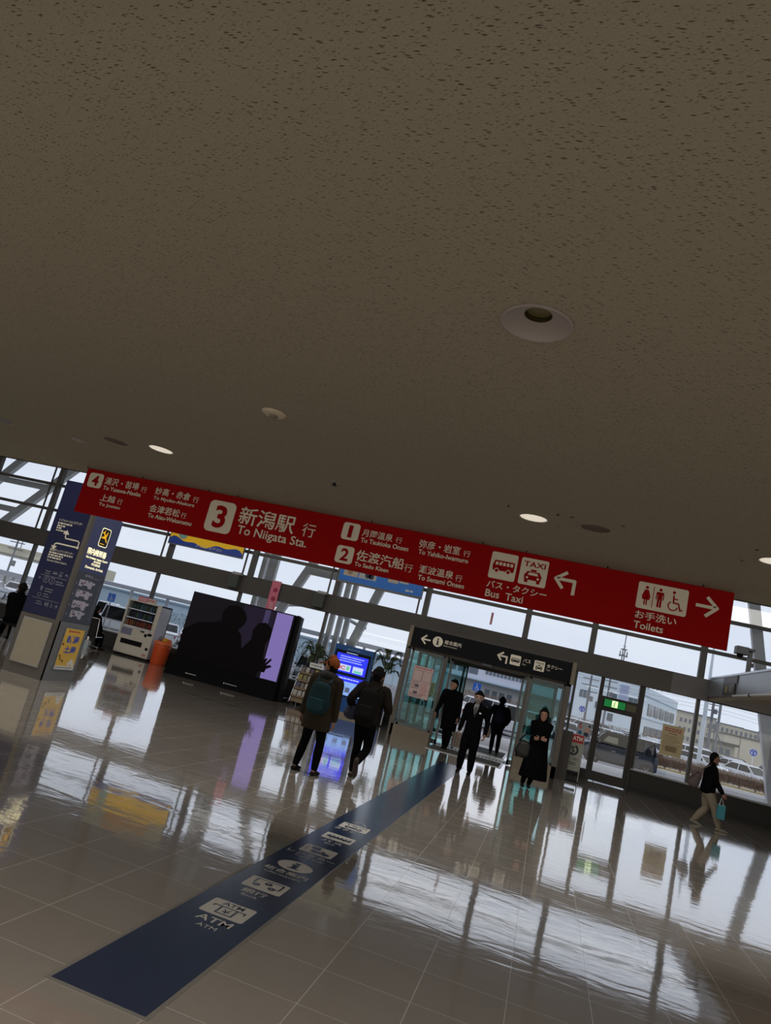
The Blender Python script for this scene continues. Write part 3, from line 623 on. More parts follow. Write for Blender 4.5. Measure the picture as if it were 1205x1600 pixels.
s_.text(sf, 'Domestic Arrivals', 10.44, 1.935, .5, .045, LIT, .003, .02)
sp = MB(); MAPC = mat('floor_map_grey', (176, 174, 190), .5); MAPP = mat('floor_map_pink', (176, 120, 140), .5)
bars(sp, sf, 10.52, 1.79, .2, 1, .05, .04, DIM, .006, 0); bars(sp, sf, 10.7, 1.785, .24, 1, .05, .012, DIM, .006, 0)
for (y, zb, hh, sh) in ((10.42, 1.6, .13, 0), (10.43, 1.41, .14, 1), (10.42, 1.22, .15, 2), (10.45, 1.06, .14, 3)):
    wd = .44 if sh < 3 else .38
    pts = [(y, zb+hh), (y+wd*.75, zb+hh), (y+wd*.78, zb+hh*.9), (y+wd, zb+hh*.86), (y+wd*.97, zb+hh*.6), (y+wd*.83, zb+hh*.55), (y+wd*.8, zb), (y+wd*.6, zb), (y+wd*.55, zb+hh*.3), (y+wd*.25, zb+hh*.3), (y+wd*.2, zb+hh*.1), (y, zb+hh*.15)]
    sp.poly(sf, pts[::-1], .005, MAPC)
    for k in range(6): a = y+wd*random.uniform(.02, .6); c = zb+hh*random.uniform(.35, .8); sp.rect(sf, a, c, a+.04, c+.025, .006, mat('map_dark', (96, 96, 116), .5) if k % 3 else MAPP)
    sp.rect(sf, 10.34, zb+.04, 10.36, zb+.08, .006, DIM)
for k in range(30): sp.rect(sf, 10.985, 1.70-.022*k, 11.0, 1.706-.022*k+.008, .006, DIM)
s_.build('side_lettering', t); sp.build('floor_maps', t)
t2 = thing('poster_case', (-7.885, 10.72, .19), 'yellow souvenir poster in a silver frame on the side of the pillar', 'poster')
MB().box(-7.9, -7.88, 10.455, 10.985, .185, .905, STEEL).build('frame', t2)
pofr = Fr((-7.88, 0, 0), (0, 1, 0)); PY = mat('poster_yellow', (226, 184, 84), .5, var=.2, scale=5); PB = mat('poster_blue', (52, 86, 190), .5)
pm = MB().rect(pofr, 10.475, .2, 10.97, .89, .001, PY).rect(pofr, 10.475, .2, 10.97, .26, .002, WHITE)
pm.text(pofr, '新潟', 10.57, .645, .31, .13, PB, .004, .03); pm.text(pofr, '土産', 10.58, .47, .3, .13, PB, .004, .03)
bars(pm, pofr, 10.55, .83, .3, 1, .04, .03, mat('poster_red', (190, 90, 60), .5), .004, 0)
bars(pm, pofr, 10.5, .225, .42, 1, .03, .014, mat('poster_grey', (90, 90, 90), .5), .004, 0)
for x, z, r in ((10.86, .33, .05), (10.92, .29, .03), (10.8, .3, .035)): pm.disc(pofr, x, z, r, .003, WHITE, 14)
for x, z in ((10.52, .42), (10.55, .37), (10.62, .34), (10.51, .62)): pm.disc(pofr, x, z, .025, .003, mat('poster_brown', (120, 90, 40), .5), 10)
pm.build('sheet', t2)

# ================================================================== VESTIBULE (sliding-door entrance)
POST = mat('vestibule_post', (86, 80, 74), .4, .2)
t = thing('door_2', (-1.5, 17.4, 0), None, None); struct(t)
X0, X1, Y0, Y1 = -3.45, .45, 17.3, 21.4
p_ = MB()
for x in (X0-.03, X1-.04):
    for y in (Y0, Y1): p_.box(x-.05, x+.07, y, y+.13, 0, 2.64, POST)
for y in (Y0+.06, Y1):
    for x in (-2.5, -.5): p_.box(x-.035, x+.035, y, y+.09, 0, 2.14, POST)
p_.box(X0, X1, Y0+.1, Y0+.22, 2.08, 2.6, POST).box(X0, X1, Y1, Y1+.12, 2.08, 2.6, POST).box(X0-.02, X0+.08, Y0, Y1, 2.08, 2.6, POST).box(X1-.08, X1+.02, Y0, Y1, 2.08, 2.6, POST)
p_.build('frame', t)
MB().box(X0-.05, X1+.05, Y0, Y1+.1, 2.6, 2.66, BEAM).build('roof', t)
PEACH = mat('vestibule_soffit', (205, 176, 160), .6)
so = MB().box(X0+.08, X1-.08, Y0+.22, Y1, 2.3, 2.34, PEACH)
for k in range(5): so.box(-2.45, -.55, Y0+.5+.75*k, Y0+.56+.75*k, 2.27, 2.3, FRAME)
so.build('soffit', t)
st_ = MB()
for a, b in ((X0-.02, -2.5), (-.5, X1+.02)):
    st_.box(a, b, Y0, Y0+.16, 0, .26, STONE)
for x in (X0-.02, X1-.12): st_.box(x, x+.14, Y0+.16, Y1, 0, .2, STONE)
st_.build('stone_base', t)
FRG = mat('inner_door_metal', (94, 100, 102), .35, .6)
for a, b in ((X0+.08, -2.535), (-.465, X1-.1)):
    MB().box(a+.05, b-.03, Y0+.07, Y0+.08, .3, 2.06, TEAL).build('fixed_glass', t)
    f = MB().box(a, a+.05, Y0+.05, Y0+.1, .26, 2.1, FRG).box(b-.03, b, Y0+.05, Y0+.1, .26, 2.1, FRG).box(a, b, Y0+.05, Y0+.1, .26, .31, FRG).box(a, b, Y0+.05, Y0+.1, 2.05, 2.1, FRG)
    f.build('glass_frame', t)
# open sliding leaves standing behind the fixed glass, inner and outer
for yy in (Y0+.3, Y1-.15):
    for a, b in ((-3.2, -2.35), (-.65, .2)):
        lf = MB().box(a, a+.05, yy-.02, yy+.02, .02, 2.08, FRG).box(b-.05, b, yy-.02, yy+.02, .02, 2.08, FRG).box(a, b, yy-.02, yy+.02, 2.03, 2.08, FRG).box(a, b, yy-.02, yy+.02, .02, .12, FRG).build('sliding_door', t)
        MB().box(a+.05, b-.05, yy-.005, yy+.005, .12, 2.03, TEAL).build('glass', lf)
for x in (X0+.03, X1-.03):
    for k in range(3):
        ya = Y0+.2+1.36*k; yb = ya+1.26
        MB().box(x-.006, x+.006, ya, yb, .24, 2.06, TEAL).build('side_glass', t)
        MB().box(x-.03, x+.03, yb, yb+.09, .2, 2.08, FRG).build('side_mullion', t)
    for k in range(10):  # vertical glazing bars / stickers seen through the teal glass
        pass
MB().box(-1.62, -1.38, Y0-.02, Y0+.06, 2.1, 2.16, GREYM).build('door_sensor', t)
BS = mat('black_sign_face', (13, 14, 19), .6, spec=.15, var=.02)
t = thing('entrance_sign', (-1.5, Y0, 2.15), 'black sign over the sliding-door entrance with information, bus and taxi symbols', 'sign')
MB().box(-3.43, .43, Y0-.07, Y0+.0, 2.15, 2.62, BS).build('panel', t)
MB().box(-3.52, -3.43, Y0-.075, Y0+.0, 2.13, 2.64, STONE).build('end_cap', t)
MB().box(.43, .52, Y0-.075, Y0+.0, 2.13, 2.64, STONE).build('end_cap', t)
ef = Fr((0, Y0-.07, 0)); e_ = MB()
ic_arrow(e_, ef, -3.2, 2.255, .24, OFFW, 'left', wd=.2)
ic_info(e_, ef, -2.78, 2.39, .125, OFFW, BS)
e_.text(ef, '総合案内', -2.61, 2.375, .41, .1, OFFW, .004, .01); e_.text(ef, 'Information', -2.62, 2.315, .33, .035, OFFW)
ic_arrow(e_, ef, -1.31, 2.25, .25, OFFW, 'bend', wd=.2)
e_.rrect(ef, -1.0, 2.265, -.755, 2.5, .02, .002, OFFW); ic_bus(e_, ef, -1.0, 2.265, .245, .235, BS, OFFW)
e_.text(ef, 'バス', -.7, 2.38, .18, .09, OFFW, .004, .01); e_.text(ef, 'Bus', -.7, 2.315, .08, .035, OFFW)
e_.rrect(ef, -.435, 2.26, -.19, 2.495, .02, .002, OFFW); ic_taxi(e_, ef, -.435, 2.26, .245, .235, BS, OFFW)
e_.text(ef, 'タクシー', -.145, 2.38, .36, .085, OFFW, .004, .01); e_.text(ef, 'Taxi', -.145, 2.315, .09, .035, OFFW)
e_.build('lettering', t)
# notice on left fixed glass
t = thing('notice_poster', (-2.99, Y0+.05, .97), 'pinkish notice with two boxes and small photos on the left entrance glass', 'poster')
NP = mat('notice_pink', (196, 172, 170), .6); ND = mat('notice_print', (110, 88, 88), .6); NR = mat('notice_red', (180, 90, 96), .6)
MB().box(-3.235, -2.745, Y0+.06, Y0+.066, .97, 1.72, NP).build('sheet', t)
nf = Fr((0, Y0+.06, 0)); n_ = MB()
bars(n_, nf, -3.2, 1.665, .42, 1, .05, .028, NR, .002, 0)
for a in (-3.215, -2.985): n_.stroke(nf, [(a, 1.37), (a, 1.62), (a+.22, 1.62), (a+.22, 1.37), (a, 1.37)], .007, .002, ND)
bars(n_, nf, -3.21, 1.33, .2, 4, .05, .016, ND, .002); bars(n_, nf, -2.98, 1.31, .2, 6, .05, .016, NR, .002)
for a, c in ((-3.12, 1.22), (-3.13, 1.06)): n_.rect(nf, a, c, a+.1, c+.06, .003, mat('notice_photo', (84, 84, 92), .6))
bars(n_, nf, -3.21, 1.04, .42, 2, .04, .014, ND, .002)
n_.build('print', t)
for x, z, lb in ((-2.72, 1.27, 'small yellow warning sticker on the sliding glass left of the coated man'),):
    t = thing('warning_sticker', (x, Y0+.28, z), lb, 'sticker')
    MB().box(x-.06, x+.06, Y0+.272, Y0+.277, z-.15, z+.15, mat('sticker_yellow', (216, 200, 60), .5)).build('sticker_sheet', t)
    sm = MB(); bars(sm, Fr((0, Y0+.272, 0)), x-.04, z+.08, .08, 5, .045, .02, BK, .001); sm.build('print', t)
# mats and tactile strips
MATM = mat('entrance_mat', (74, 74, 70), .9, scale=40, bump=.4)
for (a, b, c, e, lb) in ((-2.36, -.74, 16.4, 17.45, 'grey entrance mat lying in front of the sliding doors'), (-2.15, -.8, 18.72, 20.5, 'grey mat lying inside the entrance vestibule')):
    t = thing('floor_mat', ((a+b)/2, (c+e)/2, 0), lb, 'mat'); MB().box(a, b, c, e, 0, .012, MATM).build('pile', t)
    MB().box(a-.04, a, c, e, 0, .014, STEEL).box(b, b+.04, c, e, 0, .014, STEEL).box(a, b, c-.02, c, 0, .014, STEEL).box(a, b, e, e+.02, 0, .014, STEEL).build('edge_strip', t)
t = thing('tactile_strip', (-1.5, 17.9, 0), 'white tactile paving strip with raised bars across the entrance threshold', 'tactile paving')
TW = mat('tactile_white', (214, 216, 218), .5); TG = mat('tactile_gap', (92, 92, 94), .6)
MB().box(-2.42, -.58, 17.62, 18.4, 0, .008, TW).build('base', t)
tb = MB()
for k in range(22): tb.box(-2.4+.083*k, -2.36+.083*k, 17.68, 17.95, .008, .014, TG)
tb.build('raised_bars', t)
VF = mat('vestibule_floor', (176, 172, 174), .35, scale=5)
struct(MB().box(X0, X1, W+.15, Y1+.12, -.08, 0, VF).build('floor_vestibule', origin=(0, 0, 0)))

# ================================================================== EXIT SIGN, NOTICES ON GLASS
t = thing('exit_sign', (1.655, W-.14, 1.87), 'green lit emergency exit sign above the glass side door', 'exit sign')
GRN = mat('exit_green', (0, 128, 58), .4, emit=.45, var=.02); EXW = mat('exit_figure', (230, 255, 190), .4, emit=1.0, var=.02)
MB().box(1.385, 1.92, W-.2, W-.12, 1.865, 2.065, BLACK).build('housing', t)
xf = Fr((0, W-.2, 0)); x_ = MB().rect(xf, 1.395, 1.875, 1.91, 2.055, .002, GRN)
x_.build('lit_face', t)
x_ = MB(); x_.rect(xf, 1.585, 1.885, 1.725, 2.048, .003, EXW)
x_.disc(xf, 1.655, 2.015, .013, .005, GRN, 12); x_.stroke(xf, [(1.65, 1.995), (1.64, 1.95), (1.66, 1.93), (1.65, 1.9)], .014, .005, GRN, True); x_.stroke(xf, [(1.64, 1.95), (1.62, 1.925), (1.61, 1.9)], .013, .005, GRN, True); x_.stroke(xf, [(1.65, 1.985), (1.675, 1.965)], .01, .005, GRN, True); x_.stroke(xf, [(1.65, 1.985), (1.62, 1.98)], .01, .005, GRN, True)
x_.build('running_figure', t)
MB().box(1.93, 2.18, W-.14, W-.12, 1.88, 2.05, mat('olive_plate', (90, 86, 60), .5)).build('side_plate', t)
t = thing('notice_sheet', (3.13, W-.02, 1.05), 'tan typed notice sheet taped to the right window glass', 'notice')
TAN = mat('tan_notice', (206, 190, 150), .6); 
MB().box(2.875, 3.385, W-.03, W-.025, 1.06, 1.8, TAN).build('sheet', t)
tf = Fr((0, W-.03, 0)); tn = MB(); bars(tn, tf, 2.93, 1.7, .4, 2, .05, .03, NR, .002, .1); bars(tn, tf, 3.03, 1.59, .2, 1, .05, .02, ND, .002, 0)
bars(tn, tf, 2.92, 1.52, .42, 8, .048, .014, mat('tan_print', (130, 110, 80), .6), .002, .3); tn.rect(tf, 3.0, 1.16, 3.26, 1.3, .001, mat('tan_block', (150, 132, 98), .6)); tn.build('print', t)
t = thing('window_poster', (1.06, W-.02, .98), 'small colourful poster of pink figures on the glass beside the exit door', 'poster')
pfm = Fr((0, W-.03, 0)); MB().box(.86, 1.22, W-.03, W-.025, .95, 1.36, mat('poster_pale', (200, 206, 216), .5)).build('sheet', t)
pq = MB()
for x, z, r, c in ((.94, 1.22, .05, (226, 150, 160)), (1.12, 1.18, .07, (236, 190, 176)), (.95, 1.08, .05, (60, 110, 160)), (1.1, 1.06, .06, (50, 60, 90)), (1.16, 1.28, .03, (40, 40, 50)), (.93, 1.3, .03, (170, 90, 100))):
    pq.disc(pfm, x, z, r, .002+.0005*r*10, mat('print_%d_%d' % (c[0], c[1]), c, .5), 14)
pq.build('print', t)
t = thing('red_flag_sticker', (-1.83, W-.03, 3.28), 'slim red vertical sign on the upper window left of the red tower line', 'sign')
t['label'] = 'slim red vertical sticker on the upper window above the entrance'
MB().box(-1.86, -1.8, W-.03, W-.026, 3.27, 3.6, mat('sticker_red', (200, 60, 70), .5)).build('sticker_sheet', t)
sm = MB(); bars(sm, Fr((0, W-.03, 0)), -1.85, 3.55, .035, 6, .05, .025, WHITE, .001, 0); sm.build('print', t)
t = thing('pink_banner', (-8.1, W-.25, 2.2), 'narrow pink vertical banner hanging in front of the beam behind the screen', 'banner')
PK = mat('banner_pink', (232, 128, 152), .6, var=.15, scale=6)
MB().box(-8.26, -7.98, W-.27, W-.255, 2.0, 3.12, PK).build('cloth', t)
MB().tube([(-8.28, W-.262, 3.12), (-7.96, W-.262, 3.12)], .012, WHITE, 8).box(-8.13, -8.1, W-.26, W-.2, 3.08, 3.13, WHITE).build('hanging_rod', t)
sm = MB(); bf = Fr((0, W-.27, 0))
sm.disc(bf, -8.1, 2.86, .07, .002, mat('banner_rose', (176, 50, 90), .6), 14); sm.disc(bf, -8.1, 2.6, .07, .002, mat('banner_rose', (176, 50, 90), .6), 14); bars(sm, bf, -8.16, 2.45, .1, 6, .07, .03, WHITE, .002, .1); sm.build('print', t)

# ================================================================== HANGING ADVERTS
t = thing('advert_board', (-10.66, W-.3, 3.55), 'yellow and blue air conditioner advert hung left behind the banner', 'advert')
MB().box(-11.95, -9.38, W-.33, W-.28, 3.53, 4.75, mat('advert_frame', (120, 120, 118), .5)).build('frame', t)
AY = mat('advert_yellow', (244, 192, 14), .4, emit=.2, var=.04); AB = mat('advert_blue', (24, 62, 150), .4, emit=.15, var=.04)  # slight emission added to brighten the board's colours
af = Fr((0, W-.33, 0)); a_ = MB().rect(af, -11.92, 3.56, -9.41, 4.72, .002, AY)
wave = [(-11.92, 3.56), (-9.41, 3.56), (-9.41, 3.66)]+[(-9.41-2.51*k/24, 3.7+.04*math.sin(k*.9)+.06*math.sin(k*.35)) for k in range(1, 24)]+[(-11.92, 3.72)]
a_.rect(af, -11.92, 4.1, -9.41, 4.72, .003, mat('advert_pale', (176, 178, 160), .5)); a_.poly(af, wave, .004, AB); a_.build('printed_face', t)
a_ = MB(); a_.text(af, 'ダイキンエアコン', -11.0, 3.6, .9, .085, WHITE, .006, .02, .3); a_.rect(af, -11.3, 4.3, -9.9, 4.5, .004, mat('advert_orange', (226, 130, 30), .5)); a_.disc(af, -11.5, 3.9, .16, .006, mat('advert_teal', (150, 205, 200), .5), 20); a_.build('lettering', t)
q = [MB().tube([(x, W-.3, 4.75), (x, W-.3, 6.95)], .01, BLACK, 6).build('hanger', t) for x in (-11.6, -9.7)]
t = thing('advert_board', (-5.05, W-.3, 3.55), 'blue advert with small photographs hung behind the middle of the banner', 'advert')
MB().box(-6.33, -3.8, W-.33, W-.28, 3.5, 4.75, mat('advert_frame', (120, 120, 118), .5)).build('frame', t)
BB = mat('advert_sky_blue', (24, 108, 196), .4, emit=.12, var=.04)  # emission also lifts this board's blue
a_ = MB().rect(af, -6.3, 3.56, -3.83, 4.72, .002, BB).rect(af, -6.3, 4.1, -3.83, 4.72, .003, mat('advert_pale', (176, 178, 160), .5)); a_.build('printed_face', t)
a_ = MB()
a_.rect(af, -6.18, 3.72, -5.75, 4.3, .004, mat('photo_cream', (206, 196, 178), .5)); a_.rect(af, -5.72, 3.72, -5.2, 4.3, .004, mat('photo_grey', (196, 202, 206), .5))
a_.disc(af, -5.45, 3.84, .09, .006, mat('photo_navy', (34, 44, 74), .5), 14); a_.disc(af, -5.35, 3.82, .08, .006, mat('photo_navy', (34, 44, 74), .5), 14); a_.disc(af, -6.0, 3.84, .08, .006, mat('photo_tan', (176, 140, 110), .5), 14)
a_.rect(af, -4.85, 3.78, -4.55, 4.3, .004, mat('photo_cream', (206, 196, 178), .5)); a_.rect(af, -4.52, 3.82, -4.25, 4.3, .004, mat('photo_grey', (196, 202, 206), .5)); a_.rect(af, -6.3, 4.0, -3.83, 4.06, .003, WHITE)
bars(a_, af, -4.3, 3.63, .22, 1, .05, .05, WHITE, .004, 0); a_.build('print', t)

q = [MB().tube([(x, W-.3, 4.75), (x, W-.3, 6.95)], .01, BLACK, 6).build('hanger', t) for x in (-6.0, -4.1)]
# ================================================================== BIG LED SCREEN
t = thing('video_wall', (-8.05, 17.7, 0), 'big free-standing dark video screen showing two silhouettes and a lilac band', 'screen')
fa = Vector((-9.53, 17.25, 0)); fb = Vector((-6.60, 17.45, 0)); fd = (fb-fa).normalized(); sw_ = (fb-fa).length
sfr = Fr(fa, fd, (0, 0, 1))
SB = mat('screen_black', (9, 9, 12), .7, spec=.08)
MB().prism(sfr, [(0, .45), (sw_, .45), (sw_, 2.22), (0, 2.22)], -.16, 0, SB).build('cabinet', t)
MB().add([sfr(*p) for p in ((-.1, 0, .22), (sw_+.04, 0, .2), (sw_+.04, 0, -.5), (-.1, 0, -.5), (0, .45, 0), (sw_, .45, 0), (sw_, .45, -.16), (0, .45, -.16))],
         [(3, 2, 1, 0), (4, 5, 6, 7), (0, 1, 5, 4), (1, 2, 6, 5), (2, 3, 7, 6), (3, 0, 4, 7)], SB).build('base', t)
SD = mat('screen_dark', (26, 24, 30), .6, spec=.08, emit=.35, var=.1, scale=.6); SP = mat('screen_lilac', (132, 118, 186), .6, spec=.08, emit=.5, var=.06, scale=.5)
SM = mat('screen_mauve', (38, 32, 50), .6, spec=.08, emit=.4, var=.1, scale=.6); SS = mat('screen_silhouette', (13, 10, 12), .6, spec=.08, emit=.1)
q = MB().rect(sfr, .02, .46, sw_-.02, 2.2, .001, SD).rect(sfr, 2.42, .47, sw_-.06, 2.19, .002, SP).rect(sfr, 1.5, 1.0, 2.38, 2.19, .002, SM)
q.rect(sfr, 2.1, 1.75, 2.25, 2.19, .003, mat('screen_dim_lilac', (60, 52, 92), .3, emit=.5))
def blobp(pts, dd, m_): q.poly(sfr, pts, dd, m_)
blobp([(.02, .46), (1.7, .46), (1.75, 1.0), (1.62, 1.4), (1.5, 1.5), (1.62, 1.66), (1.66, 1.85), (1.55, 2.02), (1.3, 2.12), (1.05, 2.05), (.95, 1.85), (.98, 1.65), (.8, 1.55), (.35, 1.45), (.02, 1.2)], .004, SS)
blobp([(1.6, .46), (2.3, .46), (2.38, .9), (2.33, 1.3), (2.42, 1.55), (2.38, 1.75), (2.2, 1.86), (2.0, 1.8), (1.9, 1.6), (1.92, 1.35), (1.75, 1.1)], .005, SS)
blobp([(2.25, .62), (2.5, .62), (2.52, .72), (2.66, .8), (2.6, .84), (2.5, .8), (2.62, .98), (2.57, 1.0), (2.46, .85), (2.5, .98), (2.44, .98), (2.36, .82), (2.28, .85)], .006, SS)
q.build('picture', t)
for a, b in ((.55, .8), (1.62, 1.95)):
    MB().rect(Fr(sfr(0, 0, .17), fd), a, .12, b, .135, .012, STEEL).disc(Fr(sfr(0, 0, .17), fd), a-.03, .128, .02, .012, STEEL, 10).build('silver_mark', t)
MB().prism(sfr, [(sw_, .1), (sw_+.12, .1), (sw_+.12, 2.2), (sw_, 2.24)], -.4, -.14, BLACK).build('rear_cover', t)
MB().box(-6.62, -6.45, 17.6, 18.2, 0, .1, BLACK).build('foot', t)
tag(MB().tube([(-6.3, 18.3, 0), (-6.3, 18.3, 1.02), (-6.3, 18.25, 1.02)], .012, STEEL).build('cable_post'), 'thin steel post standing just right of the big screen', 'post')

# ================================================================== VENDING MACHINE
vx0, vx1, vy, vh = -12.32, -11.18, 18.68, 1.63
t = thing('vending_machine', (-11.75, 19.0, 0), 'white drinks vending machine standing against the window left of the big screen', 'vending machine')
VW = mat('vending_white', (204, 198, 186), .35, var=.03); VS = mat('vending_side', (196, 196, 210), .35, var=.03)
vb = MB().box(vx0, vx0+.06, vy+.02, W-.2, .06, vh, VW).box(vx1-.06, vx1, vy+.02, W-.2, .06, vh, VS).box(vx0, vx1, W-.24, W-.2, .06, vh, VS).box(vx0, vx1, vy+.02, W-.2, vh-.04, vh, VW)
vb.box(vx0+.06, vx1-.06, vy+.02, W-.24, .06, .84, VW); vb.build('cabinet', t)
MB().box(vx0, vx1, vy, vy+.02, .08, .82, VW).box(vx0, vx0+.05, vy, vy+.02, .82, vh, VW).box(vx1-.13, vx1, vy, vy+.02, .82, vh, VW).box(vx0+.05, vx1-.13, vy, vy+.02, 1.59, vh, VW).build('door_panel', t)
MB().box(vx0+.02, vx1-.02, vy+.04, W-.24, 0, .08, BLACK).build('plinth', t)
MB().box(vx0+.05, vx1-.13, vy+.004, vy+.008, .82, 1.59, GLASS).build('display_glass', t)
VI = mat('vending_interior', (44, 46, 62), .6, emit=.0)
MB().box(vx0+.06, vx1-.1, vy+.22, vy+.24, .84, 1.59, VI).build('display_back', t)
for i, z in enumerate((.845, 1.09, 1.345)):
    sh = MB().box(vx0+.06, vx1-.1, vy+.03, vy+.22, z, z+.025, mat('shelf_white', (190, 190, 205), .4)).build('display_shelf', t)
    bt = MB()
    for k in range(11): bt.box(vx0+.1+.08*k, vx0+.15+.08*k, vy+.022, vy+.03, z+.002, z+.022, mat('price_buttons', (226, 226, 236), .4, emit=.25))
    bt.build('selection_buttons', sh)
MB().box(vx0+.14, vx1-.28, vy-.006, vy+.002, .34, .48, BLACK).build('dispensing_flap', t)
MB().box(vx0+.06, vx0+.42, vy-.004, vy+.002, .6, .8, mat('vending_poster', (120, 122, 146), .5, var=.35, scale=30)).build('side_advert', t)
q = MB().box(-11.62, -11.5, vy-.02, vy, .76, .8, BLACK).box(-11.46, -11.38, vy-.02, vy, .66, .74, BLACK); q.ball((-11.3, vy-.005, .74), .06, BLACK, 12, (1.3, .3, .7)); q.build('coin_slot', t)
MB().lathe((-11.27, vy, .33), [(.045, 0), (.045, .01), (.001, .01)], BLACK, 18, (0, -1, 0)).build('coin_return', t)
MB().box(-11.36, -11.24, vy-.004, vy, .12, .14, mat('red_label', (170, 60, 60), .5)).box(-11.36, -11.24, vy-.004, vy, .155, .175, mat('red_label', (170, 60, 60), .5)).build('label', t)
q = thing('advert_card', (-11.78, vy+.1, vh), 'small pink and white advert board standing on top of the vending machine', 'advert')
MB().box(-12.08, -11.75, vy+.1, vy+.13, vh, vh+.14, mat('card_pink', (206, 96, 120), .5, var=.3, scale=20)).box(-11.75, -11.48, vy+.1, vy+.13, vh, vh+.13, mat('card_pale', (206, 190, 186), .5, var=.25, scale=20)).build('card', q)
s2 = MB(); vf = Fr((0, vy+.1, 0)); bars(s2, vf, -12.05, vh+.08, .26, 2, .05, .025, WHITE, .002, 0); bars(s2, vf, -11.73, vh+.05, .2, 1, .05, .03, mat('red_label', (170, 60, 60), .5), .002, 0); s2.build('print', q)
cols = [((40, 70, 90), (60, 92, 96), (70, 74, 50), (90, 120, 130)), ((40, 60, 110), (60, 90, 60), (36, 40, 60), (90, 40, 44)), ((150, 60, 34), (120, 50, 40), (96, 60, 40), (150, 84, 40))]
rown = ('top', 'middle', 'bottom'); protos = {}
for i, z in enumerate((1.37, 1.115, .87)):
    for k in range(11):
        ci = random.randrange(4); key = (i, ci); c = cols[i][ci]
        loc = (vx0+.125+.08*k, vy+.1, z)
        if key not in protos:
            bm_ = MB().lathe((0, 0, 0), [(.026, 0), (.029, .01), (.029, .12), (.024, .15), (.012, .17), (.012, .185), (.001, .185)], mat('drink_%d_%d' % key, c, .3), 10)
            o = bm_.build('drink_bottle', None, True, origin=(0, 0, 0)); protos[key] = o
        else: o = protos[key].copy(); COL.objects.link(o)
        o.location = Vector(loc)*S
        o['label'] = 'drink sample in the %s row of the vending machine display' % rown[i]; o['category'] = 'bottle'; o['group'] = 'drink samples in the %s row of the vending machine' % rown[i]

# ================================================================== BIN
t = thing('recycling_bin', (-10.83, 18.75, 0), 'orange recycling bin between the vending machine and the big screen', 'bin')
OR = mat('bin_orange', (214, 84, 34), .4, var=.05)
MB().lathe((-10.83, 18.75, 0), [(.2, 0), (.22, .02), (.245, .5), (.25, .56), (.24, .57)], OR, 26).build('body', t, True)
MB().lathe((-10.83, 18.75, .55), [(.25, 0), (.262, .02), (.262, .08), (.2, .12), (.15, .12), (.14, .1), (.01, .1)], mat('bin_lid', (226, 110, 60), .4), 26).build('lid', t, True)
q = thing('crumpled_bags', (-10.83, 18.75, .65), 'crumpled yellow and clear plastic bags heaped on the orange bin', 'bag')
for a, c, r in (((-10.9, 18.72, .72), (120, 112, 120), .1), ((-10.78, 18.73, .7), (228, 170, 40), .1), ((-10.7, 18.8, .69), (226, 110, 70), .09)):
    MB().ball(a, r, mat('bag_%d' % c[0], c, .35, var=.3, scale=30, bump=1), 10, (1, 1, .8)).build('bag', q, False)

# ================================================================== WAITING CHAIR
def lounge_chair(x, y, rz, label):
    t = thing('waiting_chair', (x, y, 0), label, 'chair', rz=rz)
    CB = mat('chair_black_mesh', (22, 22, 24), .7)
    MB().prism(Fr((-.27, 0, 0), (1, 0, 0), (0, -.25, 1)), rr(0, .34, .54, .86, .05), .0, .025, CB).build('backrest', t)
    MB().box(-.27, .27, -.08, .4, .34, .38, CB).build('seat', t)
    MB().tube([(-.29, -.22, .86), (-.29, -.08, .34), (-.29, .4, .36)], .014, CHROME, 8).build('side_frame', t)
    MB().tube([(.29, -.22, .86), (.29, -.08, .34), (.29, .4, .36)], .014, CHROME, 8).build('side_frame', t)
    MB().tube([(-.29, -.225, .865), (.29, -.225, .865)], .012, CHROME, 8).build('top_rail', t)
    MB().tube([(0, .14, .34), (0, .14, .12)], .03, CHROME, 10).build('column', t)
    for a in (-.28, .28):
        MB().tube([(0, .14, .14), (a, -.18, .015)], .016, CHROME, 8).build('leg', t); MB().tube([(0, .14, .14), (a, .44, .015)], .016, CHROME, 8).build('leg', t)
    return t
lounge_chair(-12.75, 17.9, .25, 'black mesh waiting chair with steel legs beside the vending machine')
t = thing('paper_bag', (-12.72, 17.95, .03), 'small white carrier bag under the waiting chair', 'bag'); t['label'] = 'small pale carrier bag standing under the waiting chair'
MB().box(-12.8, -12.62, 17.9, 18.0, 0, .2, mat('bag_pale', (170, 182, 190), .5)).build('pouch', t)
MB().tube([(-12.76, 17.95, .2), (-12.75, 17.95, .26), (-12.68, 17.95, .26), (-12.67, 17.95, .2)], .005, WHITE, 6).build('handle', t)

# ================================================================== BROCHURE RACK
t = thing('brochure_rack', (-5.95, 17.9, 0), 'wheeled brochure rack full of leaflets right of the big screen', 'rack')
RW = mat('rack_wood', (126, 108, 88), .6)
r0, r1 = -6.28, -5.62
for x in (r0, r1):
    MB().tube([(x, 17.66, .09), (x, 17.98, 1.02), (x, 18.06, 1.02)], .013, STEEL, 8).build('side_post', t)
    MB().tube([(x, 18.15, .09), (x, 18.06, 1.02)], .013, STEEL, 8).build('rear_post', t)
    MB().tube([(x, 17.62, .09), (x, 18.18, .09)], .012, STEEL, 8).build('foot_rail', t)
    for y in (17.66, 18.14): MB().lathe((x-.012, y, .04), [(.04, 0), (.04, .024), (.001, .024)], BLACK, 14, (1, 0, 0)).build('wheel', t)
for k in range(4):
    z = .22+.2*k; y = 17.7+.07*k
    MB().box(r0, r1, y, y+.12, z, z+.012, RW).box(r0, r1, y-.01, y, z, z+.05, RW).build('shelf', t)
MB().box(r0, r1, 17.72, 17.76, .1, .2, RW).build('kick_board', t)
